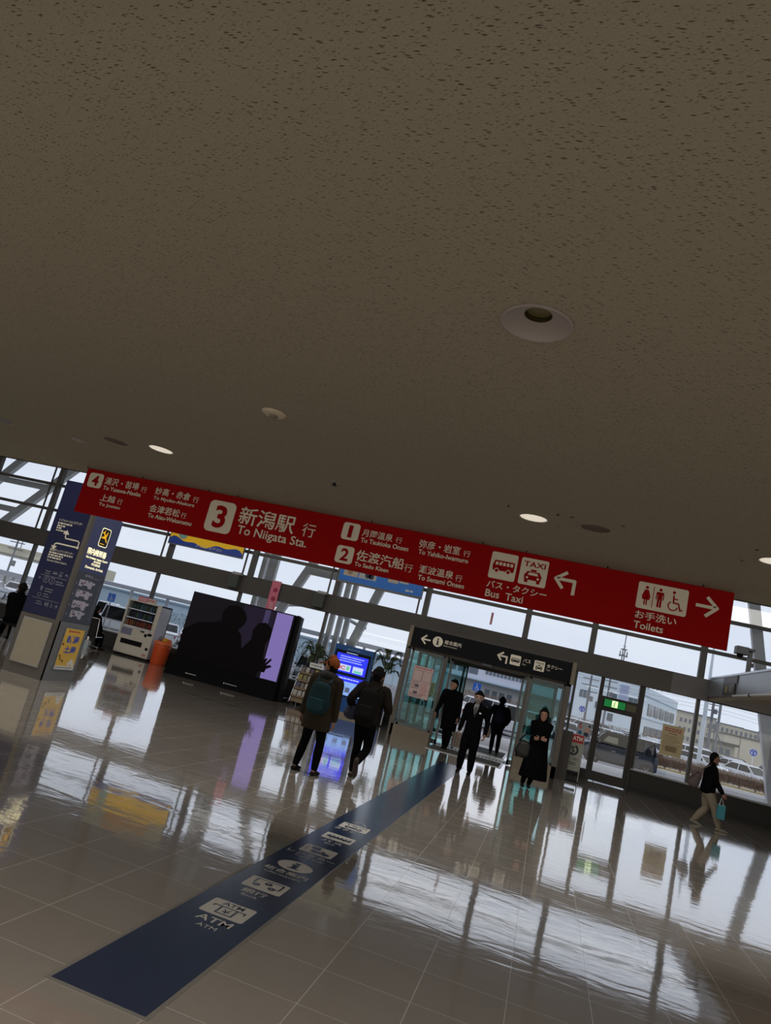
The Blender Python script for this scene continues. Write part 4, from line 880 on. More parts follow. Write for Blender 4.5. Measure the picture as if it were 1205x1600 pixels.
MB().add([(r0, 17.80, .2), (r1, 17.80, .2), (r1, 18.05, 1.02), (r0, 18.05, 1.02), (r0, 17.82, .2), (r1, 17.82, .2), (r1, 18.07, 1.02), (r0, 18.07, 1.02)], [(0, 1, 2, 3), (7, 6, 5, 4), (0, 4, 5, 1), (3, 2, 6, 7), (0, 3, 7, 4), (1, 5, 6, 2)], mat('rack_back', (48, 44, 46), .6)).build('back_board', t)
t2 = thing('rack_header', (-5.85, 17.95, 1.02), 'white lettered header box resting on the brochure rack', 'sign')
MB().box(-6.05, -5.66, 17.9, 18.02, 1.03, 1.15, WHITE).build('box', t2)
s2 = MB(); bars(s2, Fr((0, 17.9, 0)), -6.0, 1.08, .3, 1, .05, .03, mat('grey_print', (110, 110, 110), .5), .002, 0); s2.build('print', t2)
bc = ((66, 60, 70), (110, 100, 96), (150, 146, 140), (140, 128, 60), (170, 168, 160), (84, 80, 104), (120, 118, 70))
nm = ('bottom', 'second', 'third', 'top'); seen = {}
for k in range(4):
    for j in range(5):
        z = .232+.2*k; y = 17.715+.07*k; x = r0+.075+.127*j; c = bc[(j*3+k*5) % 7] if k else (168, 166, 158)
        key = c
        if key not in seen:
            o = MB().add([(-.05, 0, 0), (.05, 0, 0), (.05, .045, .165), (-.05, .045, .165), (-.05, .012, 0), (.05, .012, 0), (.05, .057, .165), (-.05, .057, .165)], [(0, 1, 2, 3), (7, 6, 5, 4), (0, 4, 5, 1), (3, 2, 6, 7), (0, 3, 7, 4), (1, 5, 6, 2)], mat('leaflet_%d_%d' % (c[0], c[2]), c, .5, var=.3, scale=25)).build('leaflet', None, origin=(0, 0, 0)); seen[key] = o
        else: o = seen[key].copy(); COL.objects.link(o)
        o.location = Vector((x, y, z))*S
        tag(o, 'leaflet stack on the %s shelf of the wheeled brochure rack' % nm[k], 'leaflet', 'leaflets on the %s shelf of the brochure rack' % nm[k])

# ================================================================== PALMS
def palm(x, y, z0, h, spread, label, n=13, lean=0):
    t = thing('potted_palm', (x, y, 0), label, 'plant')
    PG = mat('palm_green', (66, 84, 44), .6, var=.3, scale=6); PT = mat('palm_stem', (88, 74, 52), .8)
    MB().lathe((x, y, 0), [(.12, 0), (.16, .04), (.19, .32), (.2, .36), (.17, .36), (.16, .3), (.001, .3)], mat('palm_pot', (70, 66, 62), .6), 20).build('pot', t, True)
    cx = x+lean
    MB().tube([(x, y, .3), (x+lean*.5, y, z0*.6+.15), (cx, y, z0)], [.03, .022, .018], PT, 8).build('trunk', t)
    fb = MB()
    for i in range(n):
        a = 2*PI*i/n+random.uniform(-.2, .2); L = random.uniform(.75, 1.1)*spread; rise = random.uniform(.25, .95)*h; droop = random.uniform(.2, .7)*h
        pts = []
        for k in range(9):
            u = k/8; pts.append(Vector((cx+math.cos(a)*L*u, y+math.sin(a)*L*u, z0-.12+.1*(i % 3)+rise*math.sin(min(u*1.5, 1.57))-droop*max(0, u-.45)**2*2.5)))
        fb.tube(pts, [.006*(1-.7*k/8) for k in range(9)], PT, 5)
        for k in range(2, 9):
            for ss in (-1, 1):
                for e in (0, .33, .66):
                    if k == 8 and e: continue
                    p = pts[k].lerp(pts[min(k+1, 8)], e); d_ = (pts[k]-pts[k-1]).normalized(); sd = d_.cross(Vector((0, 0, 1)))
                    if sd.length < .1: sd = Vector((1, 0, 0))
                    sd = sd.normalized()*ss; l = .14*spread/.45*(1-.4*abs(k-5)/4)*random.uniform(.8, 1.2)
                    tip = p+(sd*.75+d_*.6+Vector((0, 0, -.35)))*l; mid = p.lerp(tip, .4)+Vector((0, 0, .01)); wv = d_*.02
                    fb.add([p, mid+wv, tip, mid-wv], [(0, 1, 2, 3)], PG)
    fb.build('fronds', t)
palm(-6.2, 18.55, 1.25, .55, .42, 'potted palm with dark fronds behind the brochure rack')
palm(-4.28, 18.95, 1.38, .78, .42, 'taller spiky potted palm between the blue kiosk and the entrance', 15, .02)

# ================================================================== BLUE INFORMATION KIOSK
t = thing('information_kiosk', (-5.16, 18.7, 0), 'blue information kiosk with two glowing screens standing before the window', 'kiosk')
KB = mat('kiosk_blue', (22, 86, 160), .45, var=.04)
MB().box(-5.71, -4.61, 18.62, 18.85, .08, 1.8, KB).build('housing', t, bevel=.01)
MB().box(-5.75, -4.55, 18.52, 18.95, 0, .09, mat('kiosk_plinth', (150, 138, 116), .6)).build('plinth', t)
kf = Fr((0, 18.62, 0)); 
K1 = mat('screen_blue', (36, 50, 235), .3, emit=.85, var=.12, scale=2); K2 = mat('screen_pale_blue', (132, 170, 236), .3, emit=.8, var=.04)
MB().box(-5.66, -4.66, 18.6, 18.622, 1.05, 1.66, BLACK).box(-5.66, -4.66, 18.6, 18.622, .49, 1.03, BLACK).build('bezel', t)
k1 = Fr((0, 18.6, 0)); LB = mat('screen_white_text', (200, 214, 250), .4, emit=.7, var=.02)
q = MB().rect(k1, -5.6, 1.09, -4.71, 1.58, .002, K1); q.rect(k1, -5.5, 1.13, -5.14, 1.3, .004, LB); q.rect(k1, -5.08, 1.13, -4.79, 1.3, .004, LB)
q.text(k1, 'iC', -5.46, 1.16, .17, .1, mat('screen_red', (200, 30, 50), .4, emit=.6), .006, .03); q.rect(k1, -5.26, 1.16, -5.17, 1.27, .006, mat('screen_green', (120, 210, 170), .4, emit=.6)); q.rect(k1, -5.04, 1.14, -4.83, 1.2, .006, mat('screen_mint', (110, 220, 190), .4, emit=.6))
bars(q, k1, -5.5, 1.5, .7, 3, .06, .02, LB, .004, .2); q.build('upper_screen', t)
q = MB().rect(k1, -5.6, .52, -4.71, 1.01, .002, K2).rect(k1, -5.6, .87, -4.71, 1.01, .003, K1); bars(q, k1, -5.5, .93, .66, 1, .05, .03, LB, .005, 0)
for a in (-5.44, -5.16, -4.9): q.rect(k1, a, .6, a+.13, .73, .004, mat('screen_grey_tile', (96, 108, 140), .4, emit=.5, var=.4, scale=60))
q.build('lower_screen', t)
q = MB(); bars(q, kf, -5.35, 1.7, .36, 1, .05, .035, mat('kiosk_letter', (110, 140, 170), .5), .003, 0); bars(q, k1, -5.35, 1.61, .32, 1, .05, .018, LB, .003, 0); q.build('header_print', t)
t = thing('leaflet_stand', (-4.02, 18.5, 0), 'low blue and white leaflet stand at the foot of the entrance post', 'stand')
MB().box(-4.22, -4.0, 18.5, 18.56, .12, .75, mat('stand_blue', (40, 84, 150), .5, var=.3, scale=8)).build('panel', t)
for x in (-4.24, -3.97): MB().tube([(x, 18.5, 0), (x, 18.55, .8)], .014, WHITE, 8).build('post', t)
MB().box(-4.26, -3.95, 18.4, 18.68, 0, .03, BLACK).build('base', t)

# ================================================================== ATM SIGN STAND
t = thing('sign_stand', (.79, 17.95, 0), 'floor-standing ATM sign with a red arrow header right of the entrance', 'sign')
AW = mat('atm_board', (158, 160, 148), .5, var=.03); AR = mat('atm_red', (176, 16, 30), .5, var=.03)
MB().box(.58, .985, 17.9, 17.92, .24, 1.06, AW).build('board', t)
af2 = Fr((0, 17.9, 0)); q = MB().rect(af2, .582, .872, .983, 1.055, .002, AR)
ic_arrow(q, af2, .61, .925, .09, OFFW, 'left', wd=.13, d=.004); q.text(af2, 'ATM', .74, .92, .22, .1, OFFW, .004, .03); q.build('header', t)
q = MB(); LG = mat('logo_green_black', (24, 40, 34), .5)
q.ring(af2, .79, .7, .125, .045, .002, LG, 20, math.radians(-150), math.radians(70)); q.stroke(af2, [(.72, .76), (.8, .76), (.76, .7), (.82, .68), (.76, .62), (.7, .6)], .028, .002, LG, True)
q.text(af2, 'セブン銀行', .64, .465, .31, .07, mat('atm_grey', (66, 70, 68), .5), .002, .01)
bars(q, af2, .67, .405, .24, 2, .04, .02, BK, .002, .05); bars(q, af2, .63, .32, .32, 2, .035, .008, mat('atm_green', (90, 120, 80), .5), .002, 0); q.build('print', t)
for x in (.565, 1.0): MB().tube([(x, 17.91, .02), (x, 17.91, 1.07)], .012, STEEL, 8).build('leg', t)
MB().box(.6, .97, 17.9, 17.93, .15, .22, BLACK).build('tray', t)
MB().tube([(.545, 17.91, .012), (1.02, 17.91, .012)], .015, BLACK, 8).tube([(.56, 17.75, .012), (.56, 18.07, .012)], .012, BLACK, 8).tube([(1.0, 17.75, .012), (1.0, 18.07, .012)], .012, BLACK, 8).build('foot', t)
tag(MB().box(.47, .72, 17.62, 17.8, 0, 1.1, mat('dark_panel', (58, 54, 50), .5)).build('partition_panel'), 'dark narrow panel between the entrance post and the ATM sign', 'panel')

# ================================================================== OUTSIDE
G = -.45
ASPH = mat('asphalt', (120, 120, 124), .85, scale=2); PAVE = mat('pale_paving', (224, 222, 222), .8, scale=1.5); GRASS = mat('dry_grass', (176, 158, 112), .95, var=.25, scale=3, bump=.6)
struct(MB().box(-60, 40, W+.15, 27.6, -.3, -.015, PAVE).build('trim_5', origin=(0, 0, 0)))
struct(MB().add([(-60, 27.6, -.015), (40, 27.6, -.015), (40, 30.5, G+.005), (-60, 30.5, G+.005)], [(0, 1, 2, 3)], PAVE).build('trim_6', origin=(0, 0, 0)))
struct(MB().box(-250, 250, 27.6, 700, G-.5, G, ASPH).build('floor_outside', origin=(0, 0, 0)))
t = thing('planting_strip', (16, 43.5, G), 'strip of dry grass with a pale curb beyond the road on the right', 'verge')
MB().box(4.6, 40, 41.4, 46.5, G, G+.08, GRASS).build('grass', t); MB().box(4.5, 40, 41.2, 41.4, G, G+.14, WHITE).build('curb', t)
t = thing('planting_strip', (-20, 27, G), 'strip of dry grass with a pale curb outside the left windows', 'verge')
MB().box(-44, -5, 27.7, 29.2, -.2, -.02, GRASS).build('grass', t); MB().box(-44, -5, 29.2, 29.4, -.3, 0, WHITE).build('curb', t)

# steel columns and struts outside that carry the roof
CY = 23.0
def k2(kx, kz, Y=CY): return Vector((kx*Y, Y, 1.6+kz*Y))
CG = 'white steel columns and struts outside the glass front'
def column(kx, label, dz=0, wd=.15): 
    tag(MB().box(kx*CY-wd/2, kx*CY+wd/2, CY-.1, CY+.1, -.02, 6.95, EXTW).build('steel_column'), label, 'column')
def strut(a, b, label, wd=.27):
    p, q = k2(*a), k2(*b); d = (q-p).normalized()
    if abs(d.z) > .01:
        q = p+d*((6.95-p.z)/d.z) if b[1] > .1 else q
    tag(MB().bar(p, q, wd, .2, EXTW, (0, 1, 0)).build('steel_strut'), label, 'strut')
column(-.4500, 'leftmost of the three square columns behind the pink banner'); column(-.4395, 'middle of the three square columns behind the pink banner'); column(-.4310, 'rightmost of the three square columns behind the pink banner')
column(-.3222, 'outer left column of the cluster behind the blue advert'); column(-.3095, 'middle column of the cluster behind the blue advert'); column(-.2985, 'right column of the cluster behind the blue advert')
strut((-.42, -.0), (-.376, .11), 'slanting white strut rising from behind the big screen'); strut((-.293, -.02), (-.25, .14), 'slanting white strut rising right of the blue kiosk')
strut((-1.005, .005), (-.836, .19), 'long diagonal strut across the far left windows', .3); strut((-1.02, .10), (-.945, .19), 'upper diagonal strut at the left picture edge', .3)
strut((.285, -.06), (.2350, .184), 'slanting strut outside the far right window', .3)
def hbar(k0, k1, kz, label, ht=.28): tag(MB().box(k0*CY, k1*CY, CY-.08, CY+.08, 1.6+kz*CY-ht/2, 1.6+kz*CY+ht/2, EXTW).build('steel_beam'), label, 'beam')
hbar(-.377, -.30, .106, 'horizontal white beam between the slanting strut and the blue advert columns'); hbar(-1.1, -.872, .1485, 'upper horizontal white beam outside the far left windows', .22); hbar(-1.1, -.925, .0995, 'lower horizontal white beam outside the far left windows', .22)
# arched canopy + long covered walkway
CAN = mat('canopy_white', (206, 210, 214), .6); CANU = mat('canopy_grey', (150, 154, 160), .7)
t = thing('arched_canopy', (-10.3, 29.5, 0), 'curved white canopy roof outside behind the big screen', 'canopy')
q = MB(); n = 16; a0, a1 = -12.9, -8.2
for k in range(n):
    u0, u1 = k/n, (k+1)/n; f_ = lambda u: 2.78+.42*math.sin(PI*u)
    for y0, y1 in ((29, 30.6),):
        q.add([(a0+(a1-a0)*u0, y0, f_(u0)), (a0+(a1-a0)*u1, y0, f_(u1)), (a0+(a1-a0)*u1, y1, f_(u1)), (a0+(a1-a0)*u0, y1, f_(u0)), (a0+(a1-a0)*u0, y0, f_(u0)+.12), (a0+(a1-a0)*u1, y0, f_(u1)+.12), (a0+(a1-a0)*u1, y1, f_(u1)+.12), (a0+(a1-a0)*u0, y1, f_(u0)+.12)],
              [(3, 2, 1, 0), (4, 5, 6, 7), (0, 1, 5, 4), (2, 3, 7, 6)], CAN)
q.build('roof', t)
for x in (-12.7, -8.4): MB().box(x-.06, x+.06, 29.7, 29.85, G, 2.8, EXTW).build('post', t)
t = thing('covered_walkway', (-20, 44, G), 'long grey roofed walkway beyond the left car park', 'canopy')
MB().box(-32.5, -8.2, 43, 45.5, 2.22, 2.46, CANU).build('roof', t)
for k in range(9): MB().box(-32+2.9*k, -31.85+2.9*k, 44, 44.15, G, 2.25, EXTW).build('post', t)
t = thing('covered_walkway', (-50, 44, G), 'low grey shelter roof seen through the far left window', 'canopy')
MB().box(-56, -36, 43, 45, 1.1, 1.45, CANU).build('roof', t)
for k in range(5): MB().box(-55+4*k, -54.85+4*k, 44, 44.15, G, 1.12, EXTW).build('post', t)
t = thing('elevated_road', (-60, 62, G), 'cream elevated roadway wall beyond the far left window', 'bridge')
CRM = mat('cream_wall', (206, 198, 172), .8, scale=.4)
MB().box(-75, -46, 62, 66, 2.95, 4.0, CRM).build('deck', t); MB().box(-75, -46, 61.95, 62, 3.05, 3.15, FRAME).build('lower_ledge', t)
for k in range(3): MB().box(-72+10*k, -71.2+10*k, 63, 65, G, 2.95, CRM).build('pier', t)
LPM = mat('lamp_post_grey', (120, 122, 126), .5)
for x in (-61.5, -58.9, -55.6, -52.2):
    tag(MB().tube([(x, 62.5, 4.0), (x, 62.5, 5.4)], .05, LPM, 6).build('guard_post'), 'thin post standing on the cream elevated roadway wall', 'post', 'thin posts on the elevated roadway')
def rail(x0, x1, y, label):
    t = thing('guard_railing', ((x0+x1)/2, y, 0), label, 'railing')
    for z in (.28, .62): MB().tube([(x0, y, z), (x1, y, z)], .03, WHITE, 6).build('rail', t)
    n = int((x1-x0)/1.6)
    for k in range(n+1): MB().tube([(x0+(x1-x0)*k/n, y, -.03), (x0+(x1-x0)*k/n, y, .64)], .035, WHITE, 6).build('post', t)
    for k in range(0, n, 2): MB().tube([(x0+(x1-x0)*k/n, y, .6), (x0+(x1-x0)*(k+1)/n, y, .05)], .02, WHITE, 6).build('brace', t)
rail(-28, -20.3, 25.5, 'white pipe railing outside the far left window'); rail(-19.6, -7, 26.2, 'white pipe railing outside behind the vending machine')

def sign_round(x, y, z, r, label, gz=G):
    t = thing('road_sign', (x, y, gz), label, 'road sign')
    MB().tube([(x, y+.04, gz), (x, y+.04, z+r)], .045, WHITE, 8).build('post', t)
    MB().lathe((x, y, z), [(r, 0), (r, .02), (.001, .02)], mat('road_sign_blue', (20, 74, 180), .4), 24, (0, -1, 0)).build('plate', t)
    f = Fr((x, y-.02, z)); q = MB(); q.ring(f, 0, 0, r, r*.1, .004, WHITE); 
    for a in (-.4, .35): ic_man(q, f, (a-.18)*r, -.55*r, .36*r, .85*r, WHITE, d=.004)
    q.disc(f, 0, .62*r, .13*r, .004, WHITE, 10); q.build('symbol', t)
sign_round(2.78, 60, 1.8, .26, 'round blue pedestrian road sign seen left of the exit door'); sign_round(15.34, 60, 1.7, .29, 'round blue pedestrian road sign by the parked cars at the far right')
def sign_wc(x, y, z, s, label):
    t = thing('parking_sign', (x, y, G), label, 'parking sign')
    MB().tube([(x, y+.04, G), (x, y+.04, z+s/2)], .03, LPM, 8).build('post', t)
    MB().box(x-s/2, x+s/2, y, y+.02, z-s/2, z+s/2, mat('parking_blue', (30, 96, 190), .4, emit=.0)).build('plate', t)
    q = MB(); ic_wheelchair(q, Fr((x, y, z)), -s*.3, -s*.42, s*.6, s*.82, WHITE); q.build('wheelchair_symbol', t)
sign_wc(-23.5, 34, 1.46, .44, 'blue wheelchair parking sign seen just right of the pillar'); sign_wc(-3.78, 40, 1.52, .44, 'blue wheelchair parking sign seen through the entrance above the masked man')

# cars -------------------------------------------------------------
def car(kind, color, label, group=None):
    """side-on car, nose towards -x, standing at the origin; returns its root"""
    t = thing('car', (0, 0, 0), label, 'car', group); t['_o'] = (0, 0, 0)
    PT = mat('car_paint_%d_%d_%d' % color, color, .1, .0, spec=.35, var=.02); RF = mat('car_roof_black', (12, 13, 15), .7, spec=.15) if kind == 'kei' else PT; WG = mat('car_window', (16, 20, 23), .06, spec=.3); TY = mat('tyre', (22, 22, 23), .8); HUB = mat('wheel_rim', (170, 172, 176), .3, .8)
    if kind == 'kei': L_, Wd, H, belt, P = 3.1, .68, 1.5, .93, [(-1.42, .30, .62), (-1.55, .34, .80), (-1.15, .20, .88), (-.85, .2, .93), (.5, .2, .95), (1.38, .22, .95), (1.52, .32, .85)]
    else: L_, Wd, H, belt, P = 3.7, .72, 1.32, .84, [(-1.78, .32, .55), (-1.86, .3, .66), (-1.5, .2, .76), (-.85, .18, .84), (.6, .18, .88), (1.5, .2, .88), (1.8, .3, .76)]
    b = MB(); secs = []
    def sec(x, z0, z1, wf):
        w_ = Wd*wf; return [(x, -w_*.92, z0), (x, -w_, z0+.12), (x, -w_, (z0+z1)/2+.05), (x, -w_*.94, z1), (x, w_*.94, z1), (x, w_, (z0+z1)/2+.05), (x, w_, z0+.12), (x, w_*.92, z0)]
    wf = [.86, .92, 1, 1, 1, .98, .9]
    vs = []
    for (x, z0, z1), k in zip(P, wf): vs += sec(x, z0, z1, k)
    fs = [tuple(range(7, -1, -1)), tuple(8*(len(P)-1)+k for k in range(8))]
    for i in range(len(P)-1):
        for k in range(8): fs.append((i*8+k, i*8+(k+1) % 8, (i+1)*8+(k+1) % 8, (i+1)*8+k))
    b.add(vs, fs, PT).build('body', t, bevel=.02)
    if kind == 'kei': g = [(-1.05, belt), (-.62, H-.05), (1.32, H-.05), (1.42, belt)]; 
    elif kind == 'van': H = 1.55; g = [(-1.45, .68), (-.95, H-.05), (1.6, H-.05), (1.74, .76)]
    elif kind == 'hatch': H = 1.25; g = [(-1.15, .72), (-.45, H-.04), (1.05, H-.04), (1.68, .76)]
    else: g = [(-1.0, .74), (-.35, H-.05), (.85, H-.05), (1.5, .76)]
    wb, wt = Wd*.94, Wd*.78
    gv = []
    for x, z in g: ww = wb if z < H-.2 else wt; gv += [(x, -ww, z-.01), (x, ww, z-.01)]
    MB().add(gv, [(0, 2, 4, 6), (7, 5, 3, 1), (0, 1, 3, 2), (4, 5, 7, 6)], WG).build('windows', t)
    x0, x1 = g[1][0], g[2][0]
    rf = MB().add([(x0-.03, -wt-.01, H-.07), (x1+.03, -wt-.01, H-.07), (x1+.03, wt+.01, H-.07), (x0-.03, wt+.01, H-.07), (x0+.05, -wt+.05, H), (x1-.02, -wt+.05, H), (x1-.02, wt-.05, H), (x0+.05, wt-.05, H)],
                  [(3, 2, 1, 0), (4, 5, 6, 7), (0, 1, 5, 4), (1, 2, 6, 5), (2, 3, 7, 6), (3, 0, 4, 7)], RF)
    rf.build('roof', t)
    pl = MB()
    for sy in (-1, 1):
        for (xb, zb), (xt, zt) in ((g[0], g[1]), (g[3], g[2])): pl.bar((xb, sy*(wb+.0), zb), (xt, sy*(wt+.0), zt), .05, .05, PT, (0, 1, 0))
        xm = (x0+x1)/2; pl.bar((xm, sy*wb, belt-.04), (xm, sy*wt, H-.05), .05, .04, PT, (0, 1, 0))
        if kind in ('kei', 'van'): xm = x1-.35; pl.bar((xm, sy*wb, belt-.04), (xm, sy*wt, H-.05), .08, .04, PT, (0, 1, 0))
    pl.build('pillars', t)
    for x in (P[0][0]+.42, P[-1][0]-.42):
        for sy in (-1, 1):
            wl = MB().lathe((x, sy*(Wd-.16), .27), [(.2, 0), (.27, .02), (.27, .16), (.2, .18), (.001, .18)], TY, 20, (0, sy, 0)).build('wheel', t)
            h_ = MB().lathe((x, sy*(Wd-.0), .27), [(.19, .0), (.18, .025), (.001, .03)], mat('hub_dark', (40, 40, 42), .5), 20, (0, sy, 0))
            for k in range(6):
                a = PI*k/3; h_.bar((x, sy*(Wd+.03), .27), (x+.17*math.cos(a), sy*(Wd+.03), .27+.17*math.sin(a)), .02, .045, HUB, (0, 1, 0))
            h_.build('hubcap', wl)
    for sy in (-1, 1):
        MB().ball((P[0][0]-.02, sy*Wd*.62, .56), .1, mat('headlight', (225, 230, 235), .1), 10, (.5, 1.3, .7)).build('headlight', t)
        MB().ball((P[-1][0]-.02, sy*Wd*.78, .66), .1, mat('tail_light', (150, 20, 24), .2), 10, (.35, .6, 1.2)).build('tail_light', t)
        MB().box(-.3, -.14, sy*(Wd+.005)-.012, sy*(Wd+.005)+.012, .72, .745, CHROME).box(.6, .76, sy*(Wd+.005)-.012, sy*(Wd+.005)+.012, .74, .765, CHROME).build('door_handle', t)
        MB().ball((g[0][0]+.22, sy*(Wd+.06), belt+.02), .08, PT, 8, (.6, .9, .8)).build('mirror', t)
    MB().box(P[0][0]-.07, P[0][0]-.05, -.17, .17, .36, .46, WHITE).build('number_plate', t)
    return t
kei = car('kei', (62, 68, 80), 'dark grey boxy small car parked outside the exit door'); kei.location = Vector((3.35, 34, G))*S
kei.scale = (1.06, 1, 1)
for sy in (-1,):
    MB().add([(-.66, sy*.625, 1.07), (-.1, sy*.625, 1.05), (-.1, sy*.57, 1.31), (-.5, sy*.57, 1.31)], [(0, 1, 2, 3)], mat('pale_window_light', (150, 150, 128), .2)).build('front_window_light', kei)  # pale patch painting the light seen through the front side window
    MB().bar((.42, sy*.65, .9), (.42, sy*.54, 1.46), .16, .03, mat('kei_pillar', (40, 43, 50), .3, spec=.3), (0, 1, 0)).bar((1.2, sy*.65, .9), (1.16, sy*.54, 1.46), .3, .03, mat('kei_pillar', (40, 43, 50), .3, spec=.3), (0, 1, 0)).build('door_pillars', kei)
CC = [((228, 230, 234), 'white'), ((196, 200, 206), 'silver'), ((120, 140, 156), 'blue-grey'), ((60, 62, 68), 'dark grey'), ((214, 206, 190), 'beige')]
pro = {}
def place_car(kind, ci, x, y, rz, label, group):
    key = (kind, ci)
    if key not in pro: pro[key] = o = car(kind, CC[ci][0], label, group); o.location = Vector((x, y, G))*S; o.rotation_euler = (0, 0, rz)
    else: o = dup(pro[key], (x, y, G), rz, label, group)
    o['label'] = label; o['group'] = group
    if not group: del o['group']
kn = {'sedan': 'sedan', 'hatch': 'hatchback', 'van': 'van'}
def row(y, xs, rz, where, picks, jit=.3):
    for i, x in enumerate(xs):
        kd, ci = picks[i % len(picks)]
        place_car(kd, ci, x, y+random.uniform(-jit, jit), rz+random.uniform(-.04, .04), '%s %s parked %s' % (CC[ci][1], kn[kd], where), '%s %ss parked %s' % (CC[ci][1], kn[kd], where))
row(51.5, [7.3, 10.1, 13.0, 16.2, 19.4], 2.2, 'in the first row behind the right hedge', [('sedan', 0), ('hatch', 0), ('sedan', 0), ('van', 0), ('sedan', 1)])
row(58, [5.2, 8.1, 11.0, 13.9, 16.9, 20], 2.2, 'in the second row behind the right hedge', [('hatch', 0), ('sedan', 1), ('van', 0), ('sedan', 0)])
row(66, [3.8, 6.7, 9.6, 12.5, 15.6, 18.7, 21.8], 2.2, 'in the third row of the right car park', [('sedan', 0), ('hatch', 2), ('sedan', 0), ('van', 1)])
row(75, [2.5, 5.5, 8.5, 11.5, 14.6, 17.8, 21], 2.2, 'in the farthest row of the right car park', [('hatch', 0), ('sedan', 3), ('sedan', 0), ('hatch', 1)])
row(38.5, [-2.3, -5.4], -1.0, 'just outside beyond the entrance doors', [('van', 0), ('hatch', 0)], 0)
row(46.5, [-.9, 2.1, -4.0], 2.2, 'in the second row beyond the entrance doors', [('sedan', 0), ('hatch', 1), ('sedan', 0)], 0)
row(36.5, [-9.2, -12.2, -15.0, -18.0, -21.2, -24.2, -27.4, -30.6, -33.8], -1.1, 'in the near row of the left car park', [('van', 0), ('van', 3), ('sedan', 1), ('hatch', 0), ('sedan', 0)])
row(42, [-10.8, -13.6, -16.5, -19.4, -22.5, -25.6, -28.8, -33, -36.5], -1.1, 'in the back row of the left car park', [('sedan', 0), ('sedan', 2), ('van', 0), ('hatch', 1)])

# hedges of bare twigs ------------------------------------------------
def hedge(x0, x1, y0, y1, h, n, label, col=(118, 96, 84), zb=G, name='hedge', seg=True):
    t = thing(name, ((x0+x1)/2, (y0+y1)/2, zb), label, 'hedge')
    TW_ = mat('twig_%d' % col[0], col, .9, var=.3, scale=5); q = MB()
    for i in range(n):
        x = random.uniform(x0, x1); y = random.uniform(y0, y1); u = random.random()
        z = zb+h*(.35+.6*u); l = random.uniform(.15, .35)
        d = Vector((random.uniform(-1, 1), random.uniform(-.6, .6), random.uniform(.0, 1.3))).normalized()*l
        p = Vector((x, y, z-l*.4)); sd = Vector((.012+.012*random.random(), 0, .01))
        q.add([p-sd, p+sd, p+d], [(0, 1, 2)], TW_)
    q.build('twigs', t)
    q = MB(); k = x0
    while k < x1:
        q.tube([(k, (y0+y1)/2, zb), (k+random.uniform(-.15, .15), (y0+y1)/2, zb+h*.4)], [.04, .02], TW_, 5); 
        for e in range(4): q.tube([(k, (y0+y1)/2, zb+h*.15), (k+random.uniform(-.5, .5), random.uniform(y0, y1), zb+h*.75)], [.02, .008], TW_, 4)
        k += random.uniform(.6, 1.0)
    q.build('stems', t)
hedge(5.2, 15.5, 43.2, 45.4, .85, 9000, 'bare brown hedge along the road at the far right')
hedge(-9, 14, 80, 82, 1.5, 5000, 'long brown hedge behind the farthest parked cars', (128, 104, 88))
hedge(-75, -38, 50, 54, 1.5, 2500, 'olive hedge behind the cars at the far left', (92, 90, 60))
hedge(-38, -17, 62, 66, 2.0, 2500, 'dark green trees behind the walkway at the left', (70, 80, 66))

# buildings -------------------------------------------------------------
WB = mat('white_cladding', (226, 236, 242), .6, scale=.3, var=.05); WBD = mat('dark_glazing', (96, 106, 116), .2); WBL = mat('blue_band', (150, 176, 190), .5)
def facade_windows(t, y, x0, x1, z0, z1, n, gap, m_):
    wd = (x1-x0)/n
    for k in range(n): MB().box(x0+wd*k+wd*gap, x0+wd*(k+1)-wd*gap, y-.06, y, z0, z1, m_).build('window', t)
t = thing('white_building', (6, 95, G), 'large white-blue airport building with a slanting right flank behind the exit door', 'building')
bv = [(3.2, 92), (10.7, 92), (19.2, 119), (3.2, 119)]
top = [6.9, 6.3, 6.45, 6.9]
MB().add([(x, y, G) for x, y in bv]+[(x, y, z) for (x, y), z in zip(bv, top)], [(3, 2, 1, 0), (4, 5, 6, 7), (0, 1, 5, 4), (1, 2, 6, 5), (2, 3, 7, 6), (3, 0, 4, 7)], WB).build('walls', t)
facade_windows(t, 92, 3.6, 4.9, 3.3, 4.1, 3, .08, WBD)
facade_windows(t, 92, 7.3, 8.0, 4.1, 4.6, 1, .05, WBD); facade_windows(t, 92, 9.3, 10.5, 3.8, 4.6, 2, .06, WBD); facade_windows(t, 92, 5.6, 6.6, 2.4, 3.2, 2, .08, WBD); facade_windows(t, 92, 7.2, 7.9, 1.3, 2.2, 1, .05, WBD)
d = (Vector((19.2, 119, 0))-Vector((10.7, 92, 0))); n_ = Vector((d.y, -d.x, 0)).normalized()
sfw = Fr(Vector((10.7, 92, 0))+n_*.05, d)
LL = d.length
for k in range(5):
    MB().prism(sfw, [(LL*.18+k*LL*.155, 3.1+.0*k), (LL*.30+k*LL*.155, 3.1), (LL*.30+k*LL*.155, 4.5), (LL*.18+k*LL*.155, 4.5)], 0, .05, WBD).build('window', t)
    MB().prism(sfw, [(LL*.16+k*LL*.155, .6), (LL*.29+k*LL*.155, .6), (LL*.29+k*LL*.155, 1.7), (LL*.16+k*LL*.155, 1.7)], 0, .05, WBD).build('window', t)
for z in (2.6, 5.3): MB().prism(sfw, [(0, z), (LL, z), (LL, z+.06), (0, z+.06)], 0, .08, WBL).build('ledge', t)
MB().box(8.2, 9.2, 91.9, 92, 3.2, 5.9, mat('pale_lilac_panel', (176, 184, 212), .5)).build('wall_panel', t)
for k in range(5): MB().box(11.2+.5*k, 11.35+.5*k, 95, 95.2, 6.3, 7.1, LPM).build('roof_post', t)
t = thing('long_building', (-4, 100, G), 'long pale building with a row of dark windows seen through the entrance', 'building')
